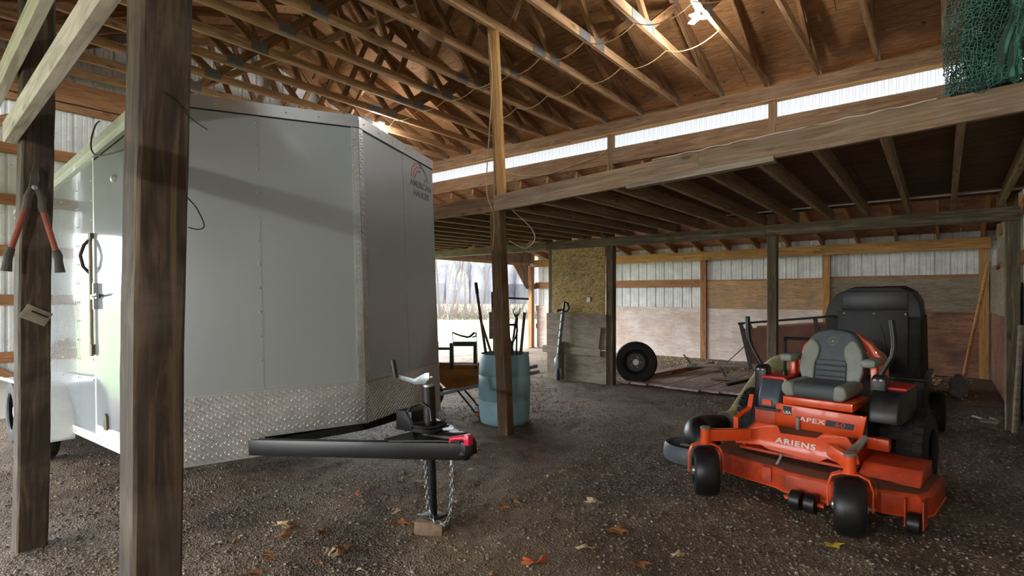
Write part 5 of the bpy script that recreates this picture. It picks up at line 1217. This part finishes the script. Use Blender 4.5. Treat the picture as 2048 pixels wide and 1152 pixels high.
for k in range(7): gb('notch_tooth', -0.345 + 0.02 * k, -0.335 + 0.02 * k, 0.785, 0.797)
saw = thing('bow_saw', 'bow saw with thin wire sides propped on the green frame', 'saw', gf_o, CAM_YAW)
MB().tube([(-0.165, 0.0, 0.985), (-0.06, 0.0, 0.945), (0.03, 0.0, 0.925), (0.07, 0.0, 0.935), (0.12, 0.0, 0.985)], [0.010, 0.011, 0.013, 0.014, 0.015], 8).build('frame_tube', 'black_steel', saw, smooth=True)
MB().tube([(0.12, 0, 0.985), (0.145, 0, 0.975), (0.14, 0, 0.935), (0.095, 0, 0.925)], 0.010, 8).build('saw_grip', 'black_plastic', saw, smooth=True)
for x, x2 in ((-0.165, -0.15), (0.145, 0.155)): MB().tube([(x, 0, 0.98), (x2, 0, 0.80), (x2 + .005, 0, 0.57)], 0.005, 6).build('wire_side', 'zinc', saw, smooth=True)
MB().bar((-0.15, 0, 0.57), (0.16, 0, 0.57), 0.004, 0.02).build('blade', 'zinc', saw)
MB().tube([(-0.16, 0, 0.91), (-0.05, 0, 0.90), (0.08, 0, 0.885), (0.145, 0, 0.89)], 0.002, 5).build('tension_wire', 'zinc', saw)

# ---------------------------------------------------------------- trimmer against the stall
tb = Vector((-5.22, 7.80, 0.0)); tt = Vector((-5.155, 7.86, 1.20))
trm = thing('string_trimmer', 'grey pole trimmer with black handle leaning on the stall panel', 'trimmer', tb)
I4 = Matrix.Identity(4)
MB().tube([tb + Vector((0, 0, .35)), tt], 0.030, 12).build('shaft', 'trimmer_grey', trm, M=I4, smooth=True)
hx = MB(); sp_ = []
for i in range(90):
    q = i / 90; p = (tb + Vector((0, 0, .35))).lerp(tt, q); an = q * 6 * 2 * math.pi; sp_.append(p + Vector((math.cos(an), math.sin(an), 0)) * 0.032)
hx.tube(sp_, 0.006, 5).build('spiral_tape', 'trimmer_blue', trm, M=I4, smooth=True)
MB().tube([tt, tt + Vector((0.02, 0, 0.08)), tt + Vector((0.03, 0, 0.16)), tt + Vector((0.10, 0, 0.13)), tt + Vector((0.12, 0, 0.05)), tt + Vector((0.08, 0, -0.01)), tt + Vector((0, 0, 0.0))], 0.020, 8).build('loop_handle', 'black_plastic', trm, M=I4, smooth=True)
MB().tube([tt + Vector((0.0, 0, 0.02)), tt + Vector((-0.09, -.02, 0.01)), tt + Vector((-0.11, -.02, -0.02))], [0.022, 0.022, 0.018], 8).build('trigger_grip', 'trimmer_blue', trm, M=I4, smooth=True)
MB().rings([[tuple(tb + Vector((a * k, b_ * k, z))) for a, b_ in ((-.05, -.05), (.05, -.05), (.05, .05), (-.05, .05))] for k, z in ((0.8, 0.20), (1, 0.27), (1, 0.36), (0.6, 0.42))]).build('motor_housing', 'trimmer_grey', trm, M=I4, bevel=0.01)
MB().tube([tb + Vector((0, 0, 0.0)), tb + Vector((0, 0, 0.22))], [0.04, 0.028], 10).build('foot', 'trimmer_blue', trm, M=I4, smooth=True)

# ---------------------------------------------------------------- spare tyre
sp_c = Vector((-4.02, 8.36, 0.345))
SM = Matrix.Translation(sp_c) @ Matrix.Rotation(math.radians(22), 4, 'Z') @ Matrix.Rotation(math.pi / 2 - 0.16, 4, 'X')
spare = thing('spare_wheel', 'spare wheel with dark steel rim leaning behind the stall post', 'wheel', (sp_c.x, sp_c.y, 0))
MB().lathe(wheel_mesh(0.345, 0.21, 0.20, grooves=4), 48, cap=False).build('tire', 'tire_rubber', spare, M=SM, smooth=True)
rm = MB().lathe([(0.205, 0.085), (0.195, 0.06), (0.17, 0.03), (0.15, 0.045), (0.05, 0.03), (0.001, 0.03)], 36, cap=False).build('rim', 'rim_dark', spare, M=SM, smooth=True)
MB().lathe([(0.055, 0.03), (0.05, 0.05), (0.001, 0.055)], 20, cap=False).build('hub', 'hub_white', rm, M=SM, smooth=True)
for k in range(5):
    q = 2 * math.pi * k / 5; MB().lathe([(0.012, 0.035), (0.011, 0.05), (0.001, 0.053)], 8, Matrix.Translation((0.085 * math.cos(q), 0.085 * math.sin(q), 0)), cap=False).build('lug_nut', 'hub_white', rm, M=SM, smooth=True)

# ---------------------------------------------------------------- tilting utility trailer with wooden sides
ut = thing('utility_trailer', 'small utility trailer with brown plywood side and black metal rail', 'trailer', (-1.6, 9.7, 0), 0.05)
UM = WM[ut.name]
tl_, bl_, tr2, br2 = (-1.10, 1.00), (-0.93, 0.24), (0.75, 1.20), (0.85, 0.30)
def up_(a, b, c): return (a, c, b)
MB().prism([(-1.07, 0.90), (-0.90, 0.24), (0.95, 0.30), (0.75, 1.07)], up_, 0.0, 0.02).build('side_panel', 'cart_ply', ut)
MB().bar((-1.14, -0.01, 0.985), (0.80, -0.01, 1.20), 0.04, 0.035).build('top_rail', 'black_steel', ut, bevel=0.003)
for (a0, b0, a1, b1) in ((-1.10, 1.0, -0.93, 0.22), (0.02, 1.10, 0.14, 0.28), (0.75, 1.18, 0.86, 0.30), (-0.97, 0.99, -0.93, 0.90)):
    MB().bar((a0, -0.015, b0), (a1, -0.015, b1), 0.06, 0.025, up=(0, 1, 0)).build('stake_rail', 'tool_iron', ut)
MB().bar((-0.94, -0.012, 0.27), (0.90, -0.012, 0.32), 0.03, 0.10).build('bottom_rail', 'grey_wood', ut)
MB().box(-0.92, 0.9, 0.02, 1.1, 0.22, 0.26).build('bed', 'cart_ply', ut)
MB().prism([(-1.07, 0.90), (-0.90, 0.24), (0.95, 0.30), (0.75, 1.07)], up_, 1.1, 1.12).build('side_panel', 'cart_ply', ut)
for y in (-0.10, 1.22):
    M = UM @ Matrix.Translation((0.25, y, 0.26)) @ Matrix.Rotation(math.pi / 2, 4, 'X')
    MB().lathe(wheel_mesh(0.26, 0.14, 0.13), 32, cap=False).build('wheel', 'tire_rubber', ut, M=M, smooth=True)
MB().tube([(-0.80, 0.25, 0.24), (-1.3, 0.05, 0.25), (-1.80, -0.12, 0.23)], 0.042, 10, flat=0.8).build('tongue', 'pale_steel', ut, smooth=True)
MB().bar((-1.78, -0.11, 0.23), (-1.98, -0.18, 0.22), 0.06, 0.07).build('coupler', 'grey_spring', ut, bevel=0.008)
MB().bar((-1.90, -0.15, 0.26), (-2.02, -0.19, 0.42), 0.02, 0.02).build('coupler_lever', 'tool_iron', ut)
MB().bar((-1.45, 0.02, 0.20), (-1.32, -0.02, 0.02), 0.03, 0.03).build('tongue_leg', 'tool_iron', ut)
MB().bar((-1.34, 0.02, 0.29), (-0.98, 0.0, 0.66), 0.03, 0.012).build('stay', 'tool_iron', ut)
t = thing('steel_bar', 'dark bar lying on the floor planks below the utility trailer', 'bar', (-2.4, 9.0, 0.05)); MB().bar((-2.62, 8.62, 0.075), (-2.05, 9.35, 0.22), 0.05, 0.04).build('bar_shaft', 'black_steel', t, M=I4); MB().bar((-2.06, 9.33, 0.05), (-2.06, 9.35, 0.24), 0.07, 0.07, up=(1, 0, 0)).build('bar_foot', 'black_steel', t, M=I4)
MB().bar((-2.18, 8.85, 0.075), (-1.90, 8.62, 0.062), 0.014, 0.014).build('white_rod', 'decal_white', label='short thin white rod lying on the floor planks', cat='rod')
MB().bar((-3.05, 9.1, 0.07), (-2.2, 9.55, 0.08), 0.05, 0.03).build('scrap_board', 'grey_wood', label='thin grey scrap board on the planks under the trailer tongue', cat='board')

# ---------------------------------------------------------------- handles leaning by the right wall
t = handled('leaning_shovel', 'long pale wooden handle leaning in the far right corner', Vector((0.19, 10.05, 0.0)), Vector((0.55, 11.0, 1.98)), 0.024, 'new_wood')
MB().rings([[(0.18 + a, 10.03 + b_, z) for a, b_ in ((-wd, 0), (wd, 0), (wd, .01), (-wd, .01))] for wd, z in ((0.02, 0.0), (0.10, 0.05), (0.11, 0.22), (0.03, 0.34))]).build('blade', 'tool_iron', t, M=I4)
t = handled('leaning_rod', 'grey wooden handle leaning at the right edge beside the dark post', Vector((0.600, 7.80, 0.0)), Vector((0.645, 7.72, 1.15)), 0.026, 'grey_wood')
for k, (x, y) in enumerate(((0.42, 8.3), (0.50, 8.5), (0.36, 8.45))):
    MB().rings([[(a * 1.2, b_, z) for a, b_ in ((-.07, -.04), (.06, -.05), (.08, .04), (-.05, .05))] for z in (0, 0.012, 0.02)]).build('paper_scrap', 'card_grey', M=Matrix.Translation((x, y, gz(x, y) + 0.004)) @ Matrix.Rotation(k * 1.1, 4, 'Z') @ Matrix.Rotation(0.15, 4, 'X'), label='crumpled pale scrap on the floor by the right wall post', cat='scrap', group='pale scraps by the right wall')

# ---------------------------------------------------------------- green netting on the loft edge
rng = np.random.RandomState(4)
net = thing('fishing_net', 'heap of green knotted netting hanging over the loft edge at top right', 'net', (0.2, 4.4, 2.7))
def net_sheet(name, mat, seed, u0, u1, z0, z1, y0, nu, nv, amp, th, skew):
    m = MB(); P = {}
    for i in range(nu + 1):
        for j in range(nv + 1):
            a, b_ = i / nu, j / nv
            x = u0 + (u1 - u0) * a + skew * b_ + 0.03 * math.sin(6 * b_ + seed + 4 * a); z = z0 + (z1 - z0) * b_ + 0.02 * math.sin(9 * a + seed)
            y = y0 + amp * math.sin(7 * a + 3 * b_ + seed) + amp * .6 * math.sin(15 * a - 4 * b_ + seed * 2) + 0.10 * (1 - b_) * 0
            P[i, j] = Vector((x + 0.006 * rng.randn(), y + 0.006 * rng.randn(), z + 0.006 * rng.randn()))
    for j in range(nv + 1): m.tube([P[i, j] for i in range(nu + 1)], th, 4)
    for i in range(nu + 1): m.tube([P[i, j] for j in range(nv + 1)], th, 4)
    return m.build(name, mat, net, M=I4, fix=False)
net_sheet('net_layer', 'net_green', 1.0, -0.03, 0.50, 2.72, 3.42, 4.35, 34, 40, 0.07, 0.0023, 0.10)
net_sheet('net_layer', 'net_dark', 2.3, 0.00, 0.52, 2.72, 3.50, 4.44, 40, 46, 0.08, 0.0026, 0.10)
net_sheet('net_layer', 'net_dark', 4.1, 0.06, 0.52, 2.72, 3.50, 4.53, 44, 50, 0.07, 0.0032, 0.08)
net_sheet('net_layer', 'net_green', 5.7, 0.24, 0.36, 2.73, 3.50, 4.31, 18, 60, 0.05, 0.0036, 0.14)
net_sheet('net_layer', 'net_dark', 7.7, 0.10, 0.54, 2.73, 3.50, 4.60, 46, 54, 0.05, 0.0042, 0.06)
for k in range(9):
    q = k * 1.7; MB().tube(spline([(0.24 + 0.012 * k + 0.02 * math.sin(q), 4.29 + 0.014 * math.cos(q), 2.73), (0.27 + 0.010 * k, 4.30 + 0.02 * math.sin(q), 2.95), (0.33 + 0.008 * k + 0.01 * math.cos(q), 4.31, 3.15), (0.38 + 0.010 * k, 4.30 + 0.02 * math.cos(q), 3.48)], 6), 0.012 + 0.004 * (k % 3), 7).build('net_fold', 'net_green' if k % 2 else 'net_dark', net, M=I4, smooth=True)
rope = [(0.02 + 0.012 * math.sin(k * 1.3), 4.345 + 0.008 * math.cos(k), 2.72 + 0.0 * k) for k in range(2)]
pl_ = [(-1.95 + k * 0.062, 4.362 + 0.006 * math.sin(k * 2.1), fb(-1.95 + k * 0.062) + 0.182 + 0.004 * math.sin(k * 1.7)) for k in range(32)]
MB().tube(pl_, 0.005, 5).build('pale_rope', 'whitewash', label='thin pale rope lying along the top of the loft beam', cat='rope', smooth=True)

# ---------------------------------------------------------------- lamps and cables
def lamp(name, p, label, power, drop=0.24, soft=0.10):
    t = thing(name, label, 'lamp', p); P = Vector(p)
    MB().box(-0.055, 0.055, -0.055, 0.055, 0.03, 0.07).build('junction_box', 'bulb_base', t, bevel=0.006)
    MB().lathe([(0.05, 0.03), (0.045, 0.0), (0.03, -0.02), (0.022, -0.05)], 20, cap=False).build('socket', 'bulb_base', t, smooth=True)
    MB().lathe([(0.024, -0.05), (0.028, -0.09), (0.026, -0.14), (0.001, -0.15)], 16, cap=False).build('lamp_core', 'lamp_glow', t, smooth=True)
    for k in range(3):
        q = 2 * math.pi * k / 3 + 0.4
        MB().box(0.03, 0.125, -0.035, 0.035, -0.128, -0.116).build('light_panel', 'lamp_glow', t, M=Matrix.Translation(P) @ Matrix.Rotation(q, 4, 'Z') @ Matrix.Rotation(0.06, 4, 'Y'), bevel=0.003)
    ld = bpy.data.lights.new('lamp_light', 'POINT'); ld.energy = power; ld.shadow_soft_size = soft; ld.color = (1.0, 0.97, 0.92)
    lo = bpy.data.objects.new('lamp_light', ld); COL.objects.link(lo); lo.parent = t; lo.location = (0, 0, -drop)
    return t
lamp('ceiling_lamp', (-7.53, 5.80, 4.385), 'glowing ceiling lamp above the trailer roof', LAMP_POWER)
lamp('ceiling_lamp', (-1.975, 5.53, 4.45), 'glowing ceiling lamp at the top right of the trusses', LAMP_POWER)
pl0 = lamp('added_lamp', (-0.63, -2.0, 2.05), 'added unseen lamp on a cord behind the camera', ADDED_LAMP_POWER, 0.155, 0.02)  # added out of view, lights the trailer nose past the slanting bar
MB().tube([(0, 0, 0.06), (0, 0, 0.88)], 0.005, 6).build('cord', 'wire_dark', pl0)
def swag(name, label, pts, dip, r=0.0055):
    P = []
    for a, b_ in zip(pts[:-1], pts[1:]):
        a, b_ = Vector(a), Vector(b_)
        for k in range(8):
            q = k / 8; P.append(a.lerp(b_, q) + Vector((0, 0, -dip * 4 * q * (1 - q))))
    P.append(Vector(pts[-1]))
    return MB().tube(P, r, 6).build(name, 'cable_tan', label=label, cat='cable', smooth=True)
swag('electric_cable', 'tan cable looping from truss to truss towards the top right lamp', [(x, 6.55 - 0.10 * k, BC - 0.005) for k, x in enumerate(TX[9:2:-1])], 0.085)
swag('electric_cable', 'tan cable looping under the trusses nearer the centre post', [(x, 5.35 - 0.03 * k, BC - 0.005) for k, x in enumerate(TX[8:0:-1])], 0.10)
swag('electric_cable', 'tan cable looping under trusses from the lamp over the trailer', [(-7.53, 5.8, BC)] + [(x, 5.65 - 0.05 * k, BC - 0.005) for k, x in enumerate(TX[11:6:-1])], 0.06)
cpx = lambda z: -3.63 - 0.0545 * z
MB().tube(spline([(cpx(4.3) + 0.02, 4.395, 4.30), (cpx(3.8) + 0.05, 4.39, 3.8), (cpx(3.2) - 0.02, 4.385, 3.2), (cpx(2.6) - 0.06, 4.35, 2.6), (cpx(2.3) + 0.02, 4.36, 2.3), (cpx(1.9) - 0.02, 4.36, 1.95)], 6), 0.006, 6).build('electric_cable', 'cable_tan', label='tan cable running down the tall centre post', cat='cable', smooth=True)
MB().tube(spline([(-3.55, 4.45, 2.36), (-3.50, 4.7, 2.20), (-3.52, 4.8, 2.08), (-3.58, 4.7, 1.98), (-3.64, 4.5, 2.05)], 6), 0.006, 6).build('electric_cable', 'whitewash', label='pale loop of cable hanging under the loft beside the centre post', cat='cable', smooth=True)
MB().tube(spline([(-4.33, 8.0, 3.95), (-4.5, 7.98, 3.82), (-5.0, 7.98, 3.74), (-5.6, 7.98, 3.66), (-6.2, 7.97, 3.72), (-6.8, 7.97, 3.95)], 6), 0.005, 6).build('electric_cable', 'cable_tan', label='thin cable sagging along the far sill board beside centre post', cat='cable', smooth=True)
MB().tube(spline([(-6.05, 7.93, 2.30), (-6.10, 7.9, 2.05), (-6.02, 7.9, 1.85), (-6.06, 7.92, 1.60)], 6), 0.006, 6).build('hanging_wire', 'wire_dark', label='dark wire hanging from the lower beam left of the stall', cat='wire', smooth=True)

# ---------------------------------------------------------------- loppers, card and wires on the near posts
lp = thing('loppers', 'garden loppers with red handles hanging open on the far left post', 'loppers', (-3.96, 0.72, 1.75))
X0 = -3.905
def lx_(y, z, dx=0.0): return Vector((X0 + dx + 0.02, y, z))
piv = lx_(0.665, 2.045)
MB().lathe([(0.014, 0), (0.013, 0.008), (0.001, 0.011)], 14, frame(piv + Vector((0.012, 0, 0)), (0, 1, 0), (1, 0, 0)), cap=False).build('pivot_bolt', 'zinc', lp, M=I4, smooth=True)
for s in (-1, 1):
    a = piv + Vector((0.002 * s, s * 0.012, 0)); b_ = piv + Vector((0, s * 0.032, -0.10)); c = piv + Vector((0, s * 0.092, -0.335)); d_ = piv + Vector((0, s * 0.106, -0.40)); e_ = piv + Vector((0, s * 0.112, -0.46))
    hd = MB().tube([b_, b_.lerp(c, .5), c], 0.0145, 10).build('lopper_handle', 'lopper_red', lp, M=I4, smooth=True)
    MB().tube([a, piv + Vector((0, s * 0.03, -0.05)), b_, b_.lerp(c, .12)], [0.012, 0.014, 0.017, 0.017], 10).build('shank', 'tool_iron', lp, M=I4, smooth=True)
    MB().tube([c, c.lerp(d_, .5) + Vector((0, s * .004, 0)), d_, e_], [0.018, 0.021, 0.019, 0.024], 10).build('grip', 'lopper_grip', lp, M=I4, smooth=True)
MB().prism([(-0.02, 0.0), (0.012, -0.01), (0.024, 0.05), (0.018, 0.10), (-0.004, 0.125), (-0.014, 0.07)], lambda a, b_, c: tuple(piv + Vector((c, a, b_))), -0.004, 0.004).build('blade', 'tool_iron', lp, M=I4)
cd = thing('metal_plate', 'tilted grey metal plate nailed to the far left post', 'plate', (-3.98, 0.69, 1.33))
CMx = frame((-3.955, 0.686, 1.345), (0, math.cos(0.5), -math.sin(0.5)), (1, 0, 0)) 
MB().box(-0.062, 0.062, -0.040, 0.040, -0.003, 0.003).build('plate_sheet', 'card_grey', cd, M=CMx, bevel=0.002)
MB().bar((-0.03, 0.012, 0.006), (0.05, 0.012, 0.006), 0.008, 0.006).build('plate_slot', 'black_steel', cd, M=CMx)
npx = lambda z: -2.195 + 0.0442 * z + 0.078
MB().tube(spline([(npx(2.13), 0.66, 2.13), (npx(2.12) + 0.01, 0.67, 2.125), (npx(2.1) + 0.012, 0.70, 2.105), (npx(2.05) + 0.012, 0.757, 2.06), (npx(2.04) + 0.03, 0.80, 2.03)], 4), 0.0022, 5).build('hook_wire', 'wire_dark', label='bent dark wire near the top of the thick near post', cat='wire')
MB().tube(spline([(npx(1.8) - 0.02, 0.752, 1.80), (npx(1.8) + 0.01, 0.775, 1.76), (npx(1.7) + 0.03, 0.795, 1.70), (npx(1.7) + 0.01, 0.785, 1.685), (npx(1.68), 0.755, 1.69)], 4), 0.0022, 5).build('hook_wire', 'wire_dark', label='wire loop sticking out on the right of the thick near post', cat='wire')
MB().tube(spline([(-2.15, 0.625, 1.96), (-2.33, 0.58, 1.95), (-2.40, 0.57, 1.975), (-2.41, 0.57, 2.02), (-2.36, 0.57, 2.06), (-2.31, 0.57, 2.065)], 4), 0.0028, 5).build('hook_wire', 'wire_dark', label='curved wire hook left of the thick near post over trailer trim', cat='wire')

# ---------------------------------------------------------------- fallen leaves
def leaf_mesh(seed, mat, kind='oak'):
    rg = random.Random(seed); n = 20; ring = []
    for k in range(n):
        q = 2 * math.pi * k / n; r = 0.030 * (1 + 0.35 * math.cos(6 * q + seed) + 0.15 * rg.random()); ring.append((1.7 * r * math.cos(q), 0.85 * r * math.sin(q), 0.010 * math.sin(2 * q + seed) + 0.008 * rg.random()))
    V = ring + [(0, 0, 0.004)] + [(x * .55, y * .55, z * .6 + 0.006) for x, y, z in ring]
    F = [(k, (k + 1) % n, n + 1 + (k + 1) % n, n + 1 + k) for k in range(n)] + [(n + 1 + k, n + 1 + (k + 1) % n, n) for k in range(n)]
    m = MB(); m.add(V, F); m.tube([(-0.045, 0, 0.003), (-0.075, 0.004, 0.004)], 0.0013, 4)
    me = m.mesh('fallen_leaf', smooth=True); me.materials.append(MATS[mat]); return me
kinds = [('leaf_brown', 'dry brown fallen leaf on the gravel floor'), ('leaf_tan', 'pale tan curled fallen leaf on the gravel floor'), ('leaf_orange', 'rusty orange fallen leaf on the gravel floor')]
LMs = [[leaf_mesh(10 * i + j, m) for j in range(3)] for i, (m, _) in enumerate(kinds)]
rg = random.Random(21)
def clear_of(x, y):
    return not ((x < -3.4 and 1.1 < y < 3.5) or (-1.6 < x < 0 and 3.6 < y < 5.5) or math.hypot(x - BX, y - BY) < 0.4)
spots = []
for (cx, cy, n, s) in ((-3.0, 1.75, 16, 0.35), (-2.75, 2.6, 12, 0.5), (-2.2, 1.35, 9, 0.35), (-2.6, 0.95, 6, 0.3), (-3.2, 4.2, 8, 0.8), (-1.9, 2.6, 9, 0.9), (-4.7, 5.9, 7, 0.6), (-1.2, 2.9, 5, 0.6)):
    for _ in range(n):
        x, y = rg.gauss(cx, s), rg.gauss(cy, s)
        if clear_of(x, y): spots.append((x, y))
for i, (x, y) in enumerate(spots):
    kd = rg.choices((0, 1, 2), (5, 5, 2))[0]
    M = Matrix.Translation((x, y, gz(x, y) + 0.010)) @ Matrix.Rotation(rg.uniform(0, 6.28), 4, 'Z') @ Matrix.Rotation(rg.uniform(-.3, .3), 4, 'X') @ Matrix.Scale(rg.uniform(0.55, 1.15), 4)
    put('fallen_leaf', LMs[kd][i % 3], None, None, M, label=kinds[kd][1], cat='leaf', group='fallen leaves, ' + kinds[kd][0].split('_')[1])
yl = leaf_mesh(77, 'leaf_yellow')
put('fallen_leaf', yl, None, None, Matrix.Translation((-0.50, 3.62, gz(-0.50, 3.62) + 0.014)) @ Matrix.Rotation(0.6, 4, 'Z'), label='yellow fallen leaf under the right front mower wheel', cat='leaf')
for k, (x, y, s, lab, m) in enumerate(((-4.36, 4.80, 0.05, 'rusty brick chunk on the ground left of the blue barrel', 'leaf_orange'), (-4.27, 4.63, 0.06, 'pale grey stone on the ground at the foot of the barrel', 'card_grey'))):
    pts_ = []
    for i_ in range(5):
        zz_ = -1 + 2 * i_ / 4; rr_ = max(0.25, math.sqrt(max(0, 1 - zz_ * zz_))); pts_.append([(s * rr_ * math.cos(q) * (1 + .2 * math.sin(3 * q + k)), s * .8 * rr_ * math.sin(q), s * .6 * zz_ + s * .5) for q in [2 * math.pi * j / 9 for j in range(9)]])
    MB().rings(pts_).build('stone_chunk', m, M=Matrix.Translation((x, y, gz(x, y))), smooth=True, label=lab, cat='stone')

# ---------------------------------------------------------------- trees and brush outside
def tree(x, y, h, seed, label):
    rg = random.Random(seed); t = thing('bare_tree', label, 'tree', (x, y, 0), group='bare trees beyond the lawn'); tr_ = MB(); br = MB()
    def grow(m, p, d, L, r, depth):
        n = 4; pts = [p]; q = p.copy(); dd = d.copy()
        for k in range(n):
            dd = (dd + Vector((rg.uniform(-.18, .18), rg.uniform(-.18, .18), rg.uniform(-.02, .14)))).normalized(); q = q + dd * L / n; pts.append(q.copy())
        m.tube(pts, [r * (1 - 0.55 * k / n) for k in range(n + 1)], 5 if depth else 7, cap=False)
        if depth < 4:
            for _ in range(3 if depth < 2 else 3):
                k = rg.randint(2, n); s = (dd + Vector((rg.uniform(-.9, .9), rg.uniform(-.9, .9), rg.uniform(-.1, .6)))).normalized()
                grow(br, pts[k], s, L * rg.uniform(.5, .72), r * rg.uniform(.32, .5), depth + 1)
    grow(tr_, Vector((0, 0, -0.1)), Vector((rg.uniform(-.1, .1), rg.uniform(-.1, .1), 1)), h * .45, h * 0.0075, 0)
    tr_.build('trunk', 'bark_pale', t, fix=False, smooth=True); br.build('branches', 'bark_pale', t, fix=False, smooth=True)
TR = sorted(((880, 36, 13), (896, 33, 12), (912, 37, 15), (930, 34, 14), (962, 40, 13), (1022, 44, 12), (1045, 48, 12), (905, 41, 14), (945, 46, 13)))
for k, (px, D, h) in enumerate(TR):
    p = vp(px, 593, D); tree(p.x, p.y, h, 50 + k, 'bare thin tree beyond the lawn, %s from the left in the open end' % ORD[k])
bru = MB(); rg = random.Random(8)
for _ in range(1500):
    px = rg.uniform(800, 1120); D = rg.uniform(33, 38); p = vp(px, 593, D); p.z = 0
    d = Vector((rg.uniform(-.5, .5), rg.uniform(-.5, .5), 1)) * rg.uniform(0.3, 1.3); bru.tube([p, p + d * .5 + Vector((rg.uniform(-.2, .2), rg.uniform(-.2, .2), 0)), p + d], [0.012, 0.01, 0.006], 4, cap=False)
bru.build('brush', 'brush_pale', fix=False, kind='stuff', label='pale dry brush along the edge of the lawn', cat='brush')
fwd = MB(); rg = random.Random(12)
for k in range(420):
    px = 740 + 460 * k / 419; D = rg.uniform(105, 150); p = vp(px, 593, D); h = rg.uniform(6, 11); r = rg.uniform(0.8, 2.4)
    fwd.rings([[(p.x + r * f_ * math.cos(q) * rg.uniform(.8, 1.2), p.y + r * f_ * math.sin(q) * rg.uniform(.8, 1.2), z) for q in [2 * math.pi * j / 8 for j in range(8)]] for f_, z in ((1, -.2), (1.05, h * .4), (.8, h * .75), (.3, h))])
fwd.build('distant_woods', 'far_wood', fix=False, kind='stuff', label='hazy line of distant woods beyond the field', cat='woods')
